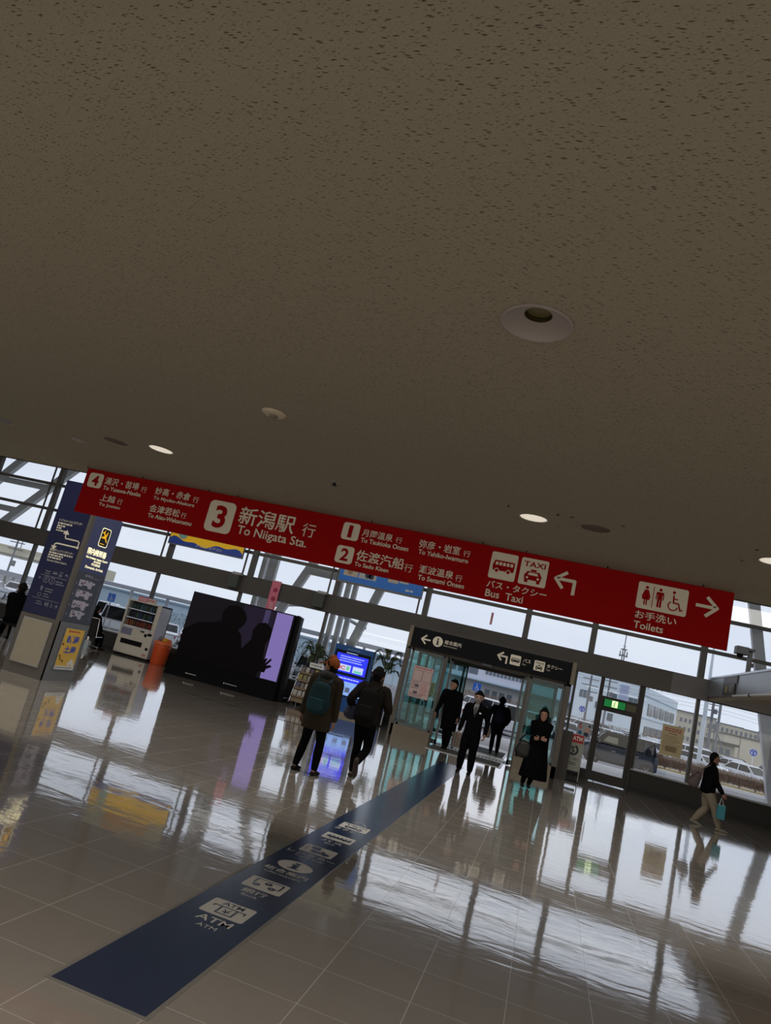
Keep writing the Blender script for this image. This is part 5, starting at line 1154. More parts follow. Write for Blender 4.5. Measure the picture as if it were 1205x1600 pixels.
MB().box(-16, 3, 98, 110, 2.4, 5.4, mat('lilac_grey_wall', (196, 200, 214), .6, scale=.3)).build('upper_wall', t)
facade_windows(t, 98, -8.6, -3.0, 3.35, 3.85, 11, .12, WBD)
MB().box(-16, 3, 97, 110, 2.25, 2.42, WBL).build('ledge', t); MB().box(-16, 3, 99, 110, G, 2.3, mat('grey_wall', (176, 178, 176), .7, scale=.3)).build('lower_wall', t)
facade_windows(t, 99, -8.4, -4.4, .4, 1.4, 4, .15, WBD)
facade_windows(t, 98, -15.5, -9.4, 3.0, 4.0, 4, .1, WBD)
t = thing('apartment_block', (36, 165, G), 'beige apartment block with many small windows at the far right', 'building')
APW = mat('beige_apartment', (190, 182, 164), .7, scale=.2)
for a, b, h in ((26, 33.5, 6.6), (33.5, 38.5, 6.0), (38.5, 48, 5.9)): MB().box(a, b, 160, 172, G, h, APW).build('wing', t)
for a, b, h in ((26, 33.5, 6.6), (33.5, 38.5, 6.0), (38.5, 48, 5.9)): MB().box(a-.1, b+.1, 159.8, 172, h, h+.12, WBD).build('roof_edge', t)
for r in range(3): facade_windows(t, 160, 26.4, 47.5, 1.0+1.75*r, 1.8+1.75*r, 24, .25, WBD)
t = thing('warehouse', (30, 112, G), 'long cream warehouse wall behind the parked cars at the far right', 'warehouse')
MB().box(24.5, 46, 111, 122, G, 3.4, mat('cream_siding', (212, 202, 180), .7, scale=.3)).build('walls', t); MB().box(24.3, 46, 110.8, 122, 3.4, 3.55, FRAME).build('roof_edge', t)
for k in range(6): MB().box(26.5+3.2*k, 26.6+3.2*k, 110.95, 111, G, 3.4, mat('siding_joint', (150, 142, 126), .7)).build('wall_joint', t)
t = thing('gate_house', (21.3, 100, G), 'small flat-roofed hut left of the cream warehouse', 'hut')
MB().box(20.2, 23.2, 99, 102, G, 1.9, mat('hut_wall', (176, 168, 150), .7)).build('walls', t); MB().box(19.8, 23.6, 98.6, 102.4, 1.9, 2.2, FRAME).build('roof', t); facade_windows(t, 99, 20.6, 22.8, .7, 1.4, 3, .15, WBD)
t = thing('low_house', (-35, 70, G), 'pale blue low building behind the left walkway roof', 'building')
MB().box(-52, -37, 72, 80, G, 2.3, mat('pale_blue_wall', (176, 196, 210), .6, scale=.3)).build('walls', t); MB().box(-52.3, -36.7, 71.7, 80, 2.3, 2.5, WBL).build('roof', t)
t = thing('terminal_shed', (-17, 72, G), 'pale blue low building seen right of the blue kiosk', 'building')
MB().box(-36, -11, 72, 80, G, 2.1, mat('pale_blue_wall', (176, 196, 210), .6, scale=.3)).build('walls', t); MB().box(-36.2, -10.8, 71.7, 80, 2.1, 2.3, WBL).build('roof', t)

# poles, tower, wires ---------------------------------------------------
UP = mat('concrete_pole', (120, 120, 124), .8)
def upole(x, y, h, label, arms=3, r=.14):
    t = thing('utility_pole', (x, y, G), label, 'utility pole')
    MB().tube([(x, y, G), (x, y, h)], [r, r*.7], UP, 8).build('pole', t)
    for k in range(arms): MB().box(x-.9, x+.9, y-.06, y+.06, h-.5-.7*k, h-.4-.7*k, UP).build('cross_arm', t)
    MB().lathe((x+.35, y, h-2.9), [(.2, 0), (.2, .55), (.001, .6)], UP, 10).build('transformer', t)
upole(4.35, 85, 5.8, 'utility pole in front of the white building left of the exit door'); upole(6.6, 88, 6.9, 'utility pole in front of the white building above the exit sign')
upole(19.3, 95, 8.0, 'tall utility pole with transformers left of the warehouse', 4, .2); upole(13.3+16, 140, 5.5, 'utility pole against the apartment block left of the mullion'); upole(37.5, 145, 5.8, 'utility pole standing behind the warehouse roof')
upole(-55.2, 61.4, 4.9, 'utility pole in front of the cream elevated roadway', 2, .12)
t = thing('lattice_mast', (20.6, 96, G), 'thin triangular lattice frame beside the gate house', 'mast')
MB().tube([(19.9, 96, 4.0), (21.9, 96, G)], .07, UP, 6).tube([(20.0, 96, 4.0), (20.0, 96, G)], .06, UP, 6).build('frame', t)
t = thing('white_post', (9.74, 50, G), 'slim white post outside just left of the walking person in beige trousers', 'post')
MB().tube([(9.74, 50, G), (9.74, 50, 4.2), (9.72, 50, 7.8)], [.13, .13, .06], mat('white_post_paint', (206, 214, 222), .4), 10).build('shaft', t)
tag(MB().tube([(12.7, 60, G), (12.7, 60, 5.6)], .1, LPM, 8).build('lamp_post'), 'tall thin brown lamp post outside the right window', 'lamp post')
t = thing('radio_tower', (20.6, 240, G), 'distant grey radio tower above the beam left of the exit door', 'tower')
q = MB()
for a in (-.8, .8):
    for b in (-.8, .8): q.tube([(20.6+a*.7, 240+b, G), (20.6+a*.35, 240+b*.5, 24)], .14, UP, 5)
q.tube([(20.6, 240, 24), (20.6, 240, 29)], .15, UP, 6)
for k in range(12): z = 1+k*2; s_ = .8-.4*k/12; q.bar((20.6-s_, 239.2, z), (20.6+s_, 239.2, z+2), .12, .12, UP); q.bar((20.6+s_, 239.2, z), (20.6-s_, 239.2, z+2), .12, .12, UP)
q.build('lattice', t)
MB().box(19.3, 21.9, 239, 241, 21.6, 21.8, UP).box(19.6, 21.6, 239, 241, 23.6, 23.75, UP).build('platform', t)
for a in (-1.1, 1.0): MB().tube([(20.6+a, 239, 21.2), (20.6+a, 239, 23)], .18, UP, 6).build('antenna', t)
for z, lb in ((5.2, 'lowest'), (5.6, 'middle'), (6.1, 'highest')):
    q = MB(); pts = [Vector((x_, 90+(x_-4)*.25, z+.0003*(x_-22)**2+.15*math.sin(x_*.4))) for x_ in range(3, 42, 3)]
    q.tube(pts, .012, UP, 4); tag(q.build('power_line'), '%s of the thin power lines running across the far right sky' % lb, 'power line')

# ================================================================== PEOPLE
SKIN = mat('skin', (150, 114, 96), .6, spec=.2, var=.06); HAIRB = mat('black_hair', (9, 7, 7), .7, spec=.12)
def chain(q, pts, m, side=None, n=14, sub=3, flat=False):
    """rounded tube through (point, radius) or (point, rx, ry); rx lies along `side`"""
    P = [(Vector(p[0]), p[1], p[2] if len(p) > 2 else p[1]) for p in pts]; out = []
    def cm(a, b, c, d, t): return .5*((2*b)+(c-a)*t+(2*a-5*b+4*c-d)*t*t+(3*b-a-3*c+d)*t**3)
    for i in range(len(P)-1):
        A = P[max(i-1, 0)]; B = P[i]; C = P[i+1]; D = P[min(i+2, len(P)-1)]
        for k in range(sub):
            u = k/sub; out.append((cm(A[0], B[0], C[0], D[0], u), max(.002, cm(A[1], B[1], C[1], D[1], u)), max(.002, cm(A[2], B[2], C[2], D[2], u))))
    out.append(P[-1]); vs = []; fs = []
    sd = Vector(side) if side is not None else None; rings = []
    dirs = [(out[min(i+1, len(out)-1)][0]-out[max(i-1, 0)][0]).normalized() for i in range(len(out))]
    c0, r0, s0 = out[0]; cN, rN, sN = out[-1]
    full = []
    for f_ in (.0, .5, .85): full.append((c0-dirs[0]*(.01 if flat else min(r0, s0)*math.sqrt(max(0, 1-f_*f_))), r0*max(f_, .05), s0*max(f_, .05), dirs[0]))
    full += [(c, a, b, d) for (c, a, b), d in zip(out, dirs)]
    for f_ in (.85, .5, .0): full.append((cN+dirs[-1]*min(rN, sN)*math.sqrt(max(0, 1-f_*f_)), rN*max(f_, .05), sN*max(f_, .05), dirs[-1]))
    a = sd if sd is not None else dirs[0].orthogonal()
    for c, r_, s_, d in full:
        ax = (a-d*a.dot(d));
        if ax.length < 1e-4: ax = d.orthogonal()
        ax.normalize(); bx = d.cross(ax)
        if sd is None: a = ax
        for k in range(n):
            t = 2*PI*k/n; vs.append(c+ax*math.cos(t)*r_+bx*math.sin(t)*s_)
    L_ = len(full)
    for i in range(L_-1):
        for k in range(n): fs.append((i*n+k, i*n+(k+1) % n, (i+1)*n+(k+1) % n, (i+1)*n+k))
    fs.append(tuple(range(n-1, -1, -1))); fs.append(tuple((L_-1)*n+k for k in range(n)))
    q.add(vs, fs, m)
def fuse(q, name, parent, voxel=.008, smooth=4):
    """melt the overlapping pieces into one continuous skin"""
    o = q.build(name, parent)
    r = o.modifiers.new('r', 'REMESH'); r.mode = 'VOXEL'; r.voxel_size = voxel*S; r.use_smooth_shade = True
    s = o.modifiers.new('s', 'SMOOTH'); s.iterations = smooth; s.factor = .5
    bpy.context.view_layer.update()
    me = bpy.data.meshes.new_from_object(o.evaluated_get(bpy.context.evaluated_depsgraph_get()))
    old = o.data; o.modifiers.clear(); o.data = me; me.name = name; bpy.data.meshes.remove(old)
    for mm in q.mats:
        if mm.name not in [x.name for x in me.materials if x]: me.materials.append(mm)
    return o
def ik(a, b, l1, l2, pole):
    a, b, pole = Vector(a), Vector(b), Vector(pole); d = b-a; L = min(d.length, (l1+l2)*.999); u = d.normalized()
    x = (l1*l1-l2*l2+L*L)/(2*L); h = math.sqrt(max(0, l1*l1-x*x)); p = (pole-u*pole.dot(u))
    if p.length < 1e-5: p = u.orthogonal()
    return a+u*x+p.normalized()*h
def person(loc, face, H, label, feet, hands, hip=(0, 0, 0), lean=(0, 0), head=(0, 0, 0), look=None, clothes=(), tops=(30, 30, 30), legs=(20, 20, 22), shoes=(18, 16, 15), female=False, hipz=.5, fingers=True, kneep=None, toes=None):
    """feet/hands are offsets from loc in (forward, left, up) of the facing direction"""
    f = Vector((math.sin(face), math.cos(face), 0)); l = Vector((-f.y, f.x, 0)); O = Vector(loc); u = Vector((0, 0, 1))
    W_ = lambda a: O+f*a[0]+l*a[1]+u*a[2]
    t = thing('person', loc, label, 'person')
    k = H; hc = W_((hip[0], hip[1], hipz*k+hip[2])); nk = hc+f*lean[0]+l*lean[1]+u*(.335*k-(abs(lean[0])*.35)); up_ = (nk-hc).normalized()
    shw = (.098 if female else .112)*k; hpw = .048*k
    hd = nk+up_*.04*k+u*.047*k+f*(head[0]+.012*k)+l*head[1]; hf = f if look is None else Vector((math.sin(look[0]), math.cos(look[0]), look[1])).normalized(); hl = Vector((-hf.y, hf.x, 0)).normalized(); hu = hf.cross(hl)
    q = MB(); side = tuple(l)
    chain(q, [(hc-u*.02*k, .09*k, .06*k), (hc+u*.05*k, .085*k, .058*k), (hc.lerp(nk, .45), .072*k, .052*k), (hc.lerp(nk, .78), .092*k, .058*k), (hc.lerp(nk, .95), .07*k, .04*k)], SKIN, side)
    chain(q, [(nk-up_*.02*k, .042*k), (hd-hu*.02*k, .037*k)], SKIN); kb, k = k, k*1.13
    # head: skull, jaw, nose, ears, brow
    chain(q, [(hd-hu*.03*k+hf*.006*k, .035*k, .042*k), (hd+hu*.005*k, .045*k, .054*k), (hd+hu*.03*k-hf*.004*k, .043*k, .053*k)], SKIN, tuple(hl))
    chain(q, [(hd-hu*.05*k+hf*.025*k, .022*k, .022*k), (hd-hu*.03*k+hf*.02*k, .03*k, .028*k)], SKIN, tuple(hl))
    chain(q, [(hd+hu*.012*k+hf*.048*k, .006*k), (hd-hu*.012*k+hf*.062*k, .0095*k)], SKIN)
    chain(q, [(hd-hu*.033*k+hf*.045*k-hl*.01*k, .006*k), (hd-hu*.033*k+hf*.045*k+hl*.01*k, .006*k)], SKIN)
    for s in (-1, 1): chain(q, [(hd+hl*s*.046*k-hu*.008*k, .009*k), (hd+hl*s*.048*k+hu*.01*k, .011*k)], SKIN)
    k = kb; J = {}
    for s, nm_ in ((1, 'L'), (-1, 'R')):
        sh = nk-up_*.022*k+l*s*shw; hn = W_(hands[nm_]); el = ik(sh, hn, .18*k, .155*k, -f*1.0+l*s*.45-u*.3)
        d = (hn-sh)
        if d.length > .334*k: hn = sh+d.normalized()*.334*k
        J['sh'+nm_], J['el'+nm_], J['hn'+nm_] = sh, el, hn
        chain(q, [(sh, .03*k), (sh.lerp(el, .5), .027*k), (el, .021*k), (el.lerp(hn, .4), .021*k), (hn, .0145*k)], SKIN)
        fd = (hn-el).normalized(); pn = (l*s)-fd*(l*s).dot(fd); pn.normalize(); ps = fd.cross(pn)      # palm normal, palm width dir
        if ps.dot(f) < 0: ps = -ps
        pc = hn+fd*.028*k; chain(q, [(hn, .0135*k, .017*k), (pc, .0095*k, .0225*k), (hn+fd*.048*k, .0085*k, .022*k)], SKIN, tuple(pn))
        if fingers:
            for j, (of, ln) in enumerate(((.0165, .040), (.0055, .046), (-.0055, .043), (-.0165, .034))):
                b0 = hn+fd*.05*k+ps*of*k; inn = -pn
                chain(q, [(b0, .0062*k), (b0+fd*ln*.45*k+inn*.006*k, .0056*k), (b0+fd*ln*.75*k+inn*.018*k, .005*k), (b0+fd*ln*.8*k+inn*.03*k, .0044*k)], SKIN, n=8, sub=2)
            b0 = hn+fd*.018*k+ps*.018*k; chain(q, [(b0, .008*k), (b0+fd*.018*k+ps*.014*k-pn*.006*k, .0068*k), (b0+fd*.036*k+ps*.016*k-pn*.014*k, .0058*k)], SKIN, n=8, sub=2)
        hp = hc+l*s*hpw; ft = W_(feet[nm_]); an = ft+u*.04*k; kp = f*1.0+l*s*.08 if kneep is None else f*kneep[0]+u*kneep[1]
        kn_ = ik(hp, an, .236*k, .23*k, kp)
        if (an-hp).length > .478*k: pass
        J['hp'+nm_], J['kn'+nm_], J['an'+nm_] = hp, kn_, an
        chain(q, [(hp, .056*k), (hp.lerp(kn_, .5), .046*k), (kn_, .033*k), (kn_.lerp(an, .35), .034*k), (an, .02*k)], SKIN)
        td = f if not toes or nm_ not in toes else (f*toes[nm_][0]+u*toes[nm_][1]).normalized()
        heel = an-u*.022*k*(1 if td.z > -.3 else .3); chain(q, [(an, .02*k), (heel-td*.014*k, .018*k), (heel+td*.06*k-u*.006*k, .016*k)], SKIN)
        shm = mat('shoe_%d' % shoes[0], shoes, .6, spec=.15); sq = MB()
        chain(sq, [(heel-td*.028*k-u*.0*k, .022*k, .02*k), (heel+td*.02*k, .024*k, .024*k), (heel+td*.075*k-u*.004*k, .027*k, .017*k), (heel+td*.105*k-u*.006*k, .02*k, .011*k)], shm, side)
        if female: chain(sq, [(heel-td*.025*k-u*.03*k, .006*k), (heel-td*.025*k, .012*k)], shm)
        else: chain(sq, [(an+u*.03*k, .023*k), (heel, .023*k)], shm)
        so_ = fuse(sq, 'shoe', t, .006, 2)
    TP = mat('top_%d_%d_%d' % tops, tops, .9, spec=.06, var=.2, scale=20); LGm = mat('leg_%d_%d_%d' % legs, legs, .9, spec=.06, var=.15, scale=20)
    if 'mask' in clothes or look is not None or face > 1.2:
        e = MB()
        for s in (-1, 1): e.ball(hd+hf*.055*k+hl*s*.021*k+hu*.013*k, .007*k, BLACK, 8)
        e.build('eyes', t)
    if 'trousers' in clothes:
        q2 = MB(); chain(q2, [(hc+u*.06*k, .088*k, .062*k), (hc, .098*k, .068*k), (hc-u*.045*k, .092*k, .065*k)], LGm, side); fat = 1.25 if 'loose' in clothes else 1.0
        for nm_ in 'LR': chain(q2, [(J['hp'+nm_], .058*k), (J['hp'+nm_].lerp(J['kn'+nm_], .5), .051*k*fat), (J['kn'+nm_], .04*k*fat), (J['kn'+nm_].lerp(J['an'+nm_], .45), .039*k*fat), (J['an'+nm_]+(J['kn'+nm_]-J['an'+nm_]).normalized()*.015*k, .029*k*fat)], LGm)
        fuse(q2, 'trousers', t, .009)
    puff = 1.18 if 'puffy' in clothes else 1.0
    q3 = MB()
    hem = .0
    for c in clothes:
        if isinstance(c, tuple): hem = c[1]; hw = c[2]
    if hem:
        hz = O.z+hem; bt = Vector((hc.x, hc.y, hz)); 
        chain(q3, [(bt, hw, hw*.72), (bt.lerp(hc, .5), (hw*.55+.058*k), (hw*.55+.05*k)*.82), (hc, .11*k*puff, .082*k*puff), (hc.lerp(nk, .45), .102*k*puff, .078*k*puff), (hc.lerp(nk, .8), .112*k*puff, .075*k*puff), (hc.lerp(nk, .96), .085*k, .055*k), (nk+up_*.022*k, .05*k, .048*k)], TP, side, sub=4, flat=True)
        for nm_ in 'LR':
            w_e = J['hn'+nm_]+(J['el'+nm_]-J['hn'+nm_]).normalized()*.012*k
            chain(q3, [(nk-up_*.03*k+(J['sh'+nm_]-nk)*.6, .045*k*puff), (J['sh'+nm_]-u*.012*k, .043*k*puff), (J['sh'+nm_].lerp(J['el'+nm_], .5), .039*k*puff), (J['el'+nm_], .034*k*puff), (J['el'+nm_].lerp(w_e, .5), .031*k*puff), (w_e, .026*k*puff)], TP)
        fuse(q3, 'coat', t, .009)
    # hair
    kb, k = k, k*1.13
    if 'bald' not in clothes:
        q4 = MB(); HR = HAIRB
        chain(q4, [(hd+hu*.012*k-hf*.018*k, .049*k, .044*k), (hd+hu*.03*k-hf*.006*k, .046*k, .053*k), (hd+hu*.041*k+hf*.002*k, .041*k, .05*k)], HR, tuple(hl))
        chain(q4, [(hd-hu*.03*k-hf*.03*k, .036*k, .022*k), (hd-hf*.026*k, .044*k, .03*k)], HR, tuple(hl))
        if 'mask' in clothes or 'long_hair' in clothes or look is not None: chain(q4, [(hd+hu*.05*k+hf*.03*k+hl*.03*k-hu*.008*k, .013*k), (hd+hu*.052*k+hf*.043*k, .014*k), (hd+hu*.05*k+hf*.03*k-hl*.03*k-hu*.008*k, .013*k)], HR)
        for s in (-1, 1): chain(q4, [(hd+hu*.04*k+hl*s*.042*k, .012*k), (hd+hu*.012*k+hl*s*.047*k-hf*.006*k, .01*k)], HR)
        if 'long_hair' in clothes:
            for s in (-1, 1): chain(q4, [(hd+hu*.03*k+hl*s*.038*k-hf*.0*k, .014*k, .034*k), (hd-hu*.03*k+hl*s*.046*k-hf*.006*k, .014*k, .03*k), (hd-hu*.085*k+hl*s*.052*k-hf*.004*k, .016*k, .026*k)], HR, tuple(hl))
            chain(q4, [(hd-hf*.035*k, .045*k, .025*k), (hd-hu*.085*k-hf*.035*k, .05*k, .02*k)], HR, tuple(hl))
        fuse(q4, 'hair', t, .007, 2)
    k = kb
    fuse(q, 'body', t, .0058, 2)
    J.update(hc=hc, nk=nk, hd=hd, f=f, l=l, up=up_, hf=hf, hl=hl, hu=hu, k=k, t=t)
    return J
def backpack(J, name, label, c, w_=.17, h_=.36, dp=.1, drop=.0, off=0, tilt=0, m2=None):
    f, l, k = J['f'], J['l'], J['k']; u = J['up']; m_ = mat(name+'_%d_%d' % (c[0], c[1]), c, .8, spec=.1, var=.2, scale=15)
    top = J['nk']-u*(.04*k+drop)-f*(.085*k+dp*.5)+l*off; bot = top-u*h_+l*tilt
    t = thing('backpack', tuple(bot), label, 'backpack')
    q = MB(); chain(q, [(bot+u*.04, w_*.92, dp), (bot.lerp(top, .4), w_, dp), (top-u*.05, w_*.85, dp*.8)], m_, tuple(l)); fuse(q, 'pack', t, .009)
    q = MB(); pm_ = mat(name+'_pocket', m2 or tuple(int(v*1.3) for v in c), .8, spec=.1); chain(q, [(bot+u*.04-f*dp*.8, w_*.7, dp*.35), (bot+u*(h_*.42)-f*dp*.8, w_*.7, dp*.3)], pm_, tuple(l)); fuse(q, 'front_pocket', t, .009)
    for s in (-1, 1): MB().tube([top+l*s*w_*.5+f*dp*.3, J['nk']+l*s*.065*k-u*.012*k+u*.02-f*.03, J['nk']+l*s*.085*k+f*.075*k-u*.06*k, J['nk']+l*s*.09*k+f*.07*k-u*.17*k, bot+l*s*w_*.8+f*dp*.4+u*.06], .016, pm_, 8).build('strap', t, True)
    MB().tube([top+l*.03, top+l*.03+u*.045, top-l*.03+u*.045, top-l*.03], .008, pm_, 6).build('top_handle', t, True)
    return t
PIf = PI
# 1 walker with the orange cap
J = person((-2.83, 9.2, 0), 0.12, 1.50, 'person in an orange cap and dark olive coat walking away with a teal backpack', {'L': (-.02, .13, 0), 'R': (-.02, -.15, 0)}, {'L': (.02, .235, .69), 'R': (.05, -.23, .70)}, hip=(0, -.01, 0), lean=(.02, 0), look=(-1.15, 0), clothes=('trousers', 'puffy', ('coat', .56, .205)), tops=(46, 40, 32), legs=(10, 10, 12), shoes=(24, 18, 17))
q = MB(); CPc = mat('cap_orange', (128, 70, 36), .8, spec=.1); hd, hf, hl, hu, k = [J[x] for x in ('hd', 'hf', 'hl', 'hu', 'k')]; k = k*1.14
chain(q, [(hd+hu*.022*k-hf*.006*k, .053*k, .062*k), (hd+hu*.05*k-hf*.004*k, .048*k, .056*k), (hd+hu*.066*k, .03*k, .036*k)], CPc, tuple(hl)); chain(q, [(hd+hu*.022*k+hf*.05*k, .044*k, .007*k), (hd+hu*.012*k+hf*.115*k, .034*k, .006*k)], CPc, tuple(hl)); fuse(q, 'cap', J['t'], .006, 2)
q = MB(); chain(q, [(J['nk']-J['l']*.05*k, .035*k), (J['nk']+hu*.01*k-J['f']*.035*k, .035*k), (J['nk']+J['l']*.05*k, .035*k)], mat('scarf_dark', (30, 28, 26), .9)); fuse(q, 'scarf', J['t'], .008)
backpack(J, 'teal_bag', 'teal backpack on the back of the person in the orange cap', (26, 46, 52), .165, .37, .085, .03, -.02, .0, (32, 58, 64))
# 2 walker beside, right foot lifted behind
J = person((-2.33, 9.9, 0), 0.05, 1.52, 'person in a dark jacket walking away with one foot lifted behind', {'L': (.02, .05, 0), 'R': (-.3, -.08, .17)}, {'L': (.05, .235, .84), 'R': (.22, -.2, .96)}, hip=(0, 0, 0), lean=(.03, 0), clothes=('trousers', 'puffy', ('coat', .74, .15)), tops=(30, 27, 25), legs=(9, 9, 12), shoes=(60, 52, 48), toes={'R': (.35, -.9)}, fingers=True)
backpack(J, 'black_bag', 'dark backpack on the person with one foot lifted', (20, 19, 18), .15, .40, .085, .0)
t = thing('shoulder_bag', (-2.58, 9.85, .74), 'dark blue bag hanging at the left side of the person with the lifted foot', 'bag')
q = MB(); chain(q, [((-2.58, 9.86, .8), .1, .07), ((-2.56, 9.86, .88), .09, .06)], mat('bag_navy', (34, 34, 62), .6), (1, 0, 0)); fuse(q, 'pouch', t, .009)
MB().tube([(-2.65, 9.86, .88), (-2.56, 9.86, 1.0), (-2.49, 9.86, .88)], .009, BLACK, 8).build('strap', t, True)
# 3 coated man entering with a case
J = person((-2.1, 17.2, 0), PI+.1, 1.60, 'dark-haired person in a long black coat standing in the doorway looking left', {'L': (.05, .06, 0), 'R': (-.05, -.02, 0)}, {'L': (.05, .2, .76), 'R': (.1, -.34, .72)}, hip=(0, 0, 0), lean=(0, -.05), look=(PI+.8, .05), clothes=('trousers', 'puffy', ('coat', .44, .19)), tops=(9, 9, 12), legs=(9, 9, 12))
t = thing('suitcase', (-1.86, 17.75, 0), 'pale upright suitcase standing behind the person in the long black coat', 'suitcase')
SC_ = mat('suitcase_pale', (160, 148, 142), .4); 
MB().box(-2.02, -1.72, 17.72, 17.92, .06, .42, SC_).build('shell', t, bevel=.03)
q = MB()
for k_ in range(5): q.box(-1.99+.06*k_, -1.97+.06*k_, 17.712, 17.722, .1, .4, mat('suitcase_rib', (120, 110, 106), .4))
q.build('ribs', t)
MB().tube([(-1.93, 17.84, .42), (-1.93, 17.84, .72), (-1.81, 17.84, .72), (-1.81, 17.84, .42)], .009, STEEL, 8).build('pull_handle', t)
for a in (-1.98, -1.76):
    for b in (17.75, 17.89): MB().lathe((a-.01, b, .03), [(.03, 0), (.03, .02), (.001, .02)], BLACK, 12, (1, 0, 0)).build('wheel', t)
# 4 suited man with a mask
J = person((-1.22, 13.8, 0), PI+.03, 1.50, 'masked person in a black suit and tie walking towards the camera', {'L': (.05, .1, 0), 'R': (.0, -.11, 0)}, {'L': (.06, .245, .76), 'R': (.0, -.245, .72)}, clothes=('trousers', 'loose', 'mask', ('coat', .6, .16)), tops=(9, 9, 12), legs=(8, 8, 11), look=(PI+.03, -.05))
hd, hf, hl, hu, k, nk, f, l = [J[x] for x in ('hd', 'hf', 'hl', 'hu', 'k', 'nk', 'f', 'l')]
k *= 1.13; q = MB(); chain(q, [(hd-hu*.048*k+hf*.026*k, .027*k, .027*k), (hd-hu*.018*k+hf*.03*k, .038*k, .034*k)], mat('face_mask', (120, 114, 110), .8), tuple(hl)); fuse(q, 'face_mask', J['t'], .006, 2); k /= 1.13
q = MB(); SHW = mat('shirt_white', (120, 120, 124), .7); fr4 = Fr(nk+f*.085*k*.98-Vector((0, 0, .14)), -l, (0, 0, 1)); 
q.add([nk+f*.055*k+l*a*k+Vector((0, 0, b*k)) if b > -.03 else nk+f*.1*k+l*a*k+Vector((0, 0, b*k)) for a, b in ((-.028, .012), (.028, .012), (.03, -.04), (.004, -.15), (-.004, -.15), (-.03, -.04))], [(0, 1, 2, 3, 4, 5)], SHW); q.build('shirt', J['t'])
q = MB(); q.add([nk+f*(.06 if b > -.03 else .104)*k+l*a*k+Vector((0, 0, b*k)) for a, b in ((-.008, .006), (.008, .006), (.011, -.06), (.009, -.13), (0, -.15), (-.009, -.13), (-.011, -.06))], [(0, 1, 2, 3, 4, 5, 6)], BLACK); q.build('tie', J['t'])
q = MB(); q.ball(nk+f*.092*k+l*.06*k-Vector((0, 0, .09*k)), .012*k, WHITE, 8, (1.4, .4, .8)); q.build('pocket_badge', J['t'])
# 5 bowed walker with a backpack and a case, inside the vestibule
J = person((-1.09, 19.2, 0), -.05, 1.5, 'person with bowed head walking out through the vestibule with a backpack', {'L': (.06, .06, 0), 'R': (-.02, -.1, 0)}, {'L': (.0, .26, .75), 'R': (.15, -.2, .8)}, lean=(.1, 0), head=(.04, 0, 0), clothes=('trousers', 'puffy', ('coat', .62, .15)), tops=(18, 13, 17), legs=(14, 13, 18), shoes=(60, 60, 64))
backpack(J, 'plum_bag', 'dark blue backpack on the person with bowed head', (18, 16, 30), .15, .36, .09)
t = thing('travel_bag', (-1.33, 19.2, .36), 'patterned brown travel bag held by the person with bowed head', 'bag')
MB().box(-1.42, -1.24, 19.12, 19.3, .38, .62, mat('bag_brown', (140, 116, 104), .6, var=.35, scale=40)).build('shell', t, bevel=.02)
MB().tube([(-1.4, 19.2, .62), (-1.36, 19.2, .74), (-1.28, 19.2, .74), (-1.25, 19.2, .62)], .012, BLACK, 8).build('handle', t, True)
# 6 woman in the long black coat
J = person((0.0, 14.2, 0), PI-.12, 1.48, 'long-haired person in a long black coat holding hands at the waist', {'L': (.0, -.05, .02), 'R': (.04, .19-.36, .02)}, {'L': (.17, -.03, .93), 'R': (.19, .0, .94)}, clothes=('trousers', 'puffy', 'long_hair', ('coat', .2, .27)), look=(PI+.05, .06), tops=(7, 7, 9), legs=(12, 11, 12), female=True, shoes=(24, 15, 14), hip=(0, 0, 0))
t = thing('handbag', (-.24, 14.15, .5), 'large dark shoulder bag hanging beside the person in the long black coat', 'bag')
q = MB(); chain(q, [((-.27, 14.12, .6), .15, .09), ((-.24, 14.12, .76), .12, .07)], mat('bag_black', (22, 19, 18), .5), (1, 0, 0)); fuse(q, 'pouch', t, .009)
MB().tube([(-.36, 14.12, .8), (-.26, 14.12, .95), (-.1, 14.1, .95), (-.14, 14.12, .8)], .013, BLACK, 8).build('strap', t, True)
# 7 walker at the right
J = person((3.40, 16.05, 0), PI/2+.0, 1.47, 'person in a black jacket and beige trousers striding to the right', {'L': (-.2, .06, .02), 'R': (.24, -.08, .0)}, {'L': (.1, .18, .70), 'R': (.2, -.2, .72)}, hip=(-.03, 0, -.03), lean=(.03, 0), clothes=('trousers', 'loose', 'puffy', ('coat', .64, .15)), tops=(13, 13, 15), legs=(134, 124, 108), shoes=(128, 124, 112), toes={'L': (1, -.25)})
t = thing('shoulder_bag', (3.1, 15.98, .65), 'greyish pink shoulder bag behind the person in beige trousers', 'bag')
q = MB(); chain(q, [((3.07, 15.96, .76), .11, .08), ((3.12, 15.96, .93), .1, .08)], mat('bag_taupe', (96, 86, 86), .8, spec=.1), (1, 0, 0)); fuse(q, 'pouch', t, .009)
MB().tube([(2.99, 15.9, .86), (3.1, 15.88, 1.02), (3.3, 15.88, 1.17), (3.38, 16.0, 1.2)], .014, mat('bag_strap_taupe', (104, 92, 92), .7), 8).build('strap', t, True)
t = thing('shopping_bag', (3.62, 15.85, .25), 'teal shopping bag carried by the person in beige trousers', 'bag')
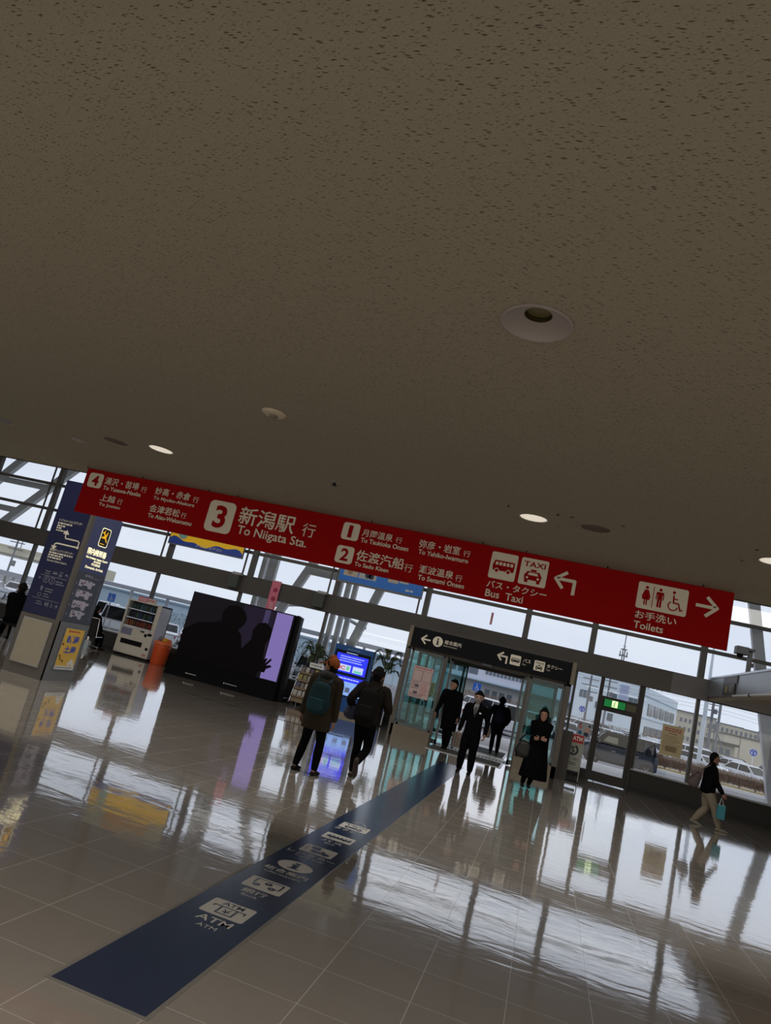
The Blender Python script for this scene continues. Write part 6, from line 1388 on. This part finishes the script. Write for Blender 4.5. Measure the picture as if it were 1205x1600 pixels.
MB().box(3.54, 3.68, 15.8, 15.9, .24, .5, mat('bag_teal', (48, 130, 144), .5)).build('pouch', t)
MB().tube([(3.57, 15.85, .5), (3.6, 15.85, .64), (3.65, 15.85, .5)], .007, WHITE, 6).build('handle', t)
# 8 seated, far left ; 9 seated by the vending machine
def bench(x, y, label):
    t = thing('bench_seat', (x, y, 0), label, 'bench')
    MB().box(x-.75, x+.3, y-.22, y+.22, .34, .40, BLACK).build('seat', t)
    for a in (-.65, .2): MB().box(x+a-.03, x+a+.03, y-.2, y+.2, 0, .34, STEEL).build('leg', t)
bench(-12.45, 14.6, 'black bench seat half hidden behind the left side of the pillar')
J = person((-12.40, 14.5, 0), -.9, 1.68, 'person in black sitting hunched at the far left behind the pillar', {'L': (.42, .1, 0), 'R': (.42, -.1, 0)}, {'L': (.34, .1, .52), 'R': (.34, -.08, .52)}, hip=(0, 0, -.27), lean=(.14, 0), clothes=('trousers', 'puffy', ('coat', .4, .16)), tops=(8, 8, 10), legs=(8, 8, 10), kneep=(1, .6), fingers=True)
t = thing('suitcase', (-12.95, 14.5, 0), 'black suitcase standing before the seated person at the far left', 'suitcase')
MB().box(-13.1, -12.75, 14.2, 14.42, .05, .46, BLACK).build('shell', t, bevel=.03)
MB().tube([(-13.02, 14.3, .46), (-13.02, 14.3, .62), (-12.84, 14.3, .62), (-12.84, 14.3, .46)], .01, BLACK, 8).build('pull_handle', t)
for a in (-13.05, -12.8): MB().lathe((a-.01, 14.3, .03), [(.03, 0), (.03, .02), (.001, .02)], BLACK, 12, (1, 0, 0)).build('wheel', t)
J = person((-12.8, 18.05, 0), .3, 1.5, 'person in black seated in the mesh chair beside the vending machine', {'L': (.42, .1, 0), 'R': (.42, -.1, 0)}, {'L': (.3, .1, .5), 'R': (.3, -.1, .5)}, hip=(0.02, 0, -.3), lean=(-.02, 0), clothes=('trousers', 'puffy', ('coat', .42, .16)), tops=(8, 8, 10), legs=(8, 8, 10), kneep=(1, .6), fingers=True)
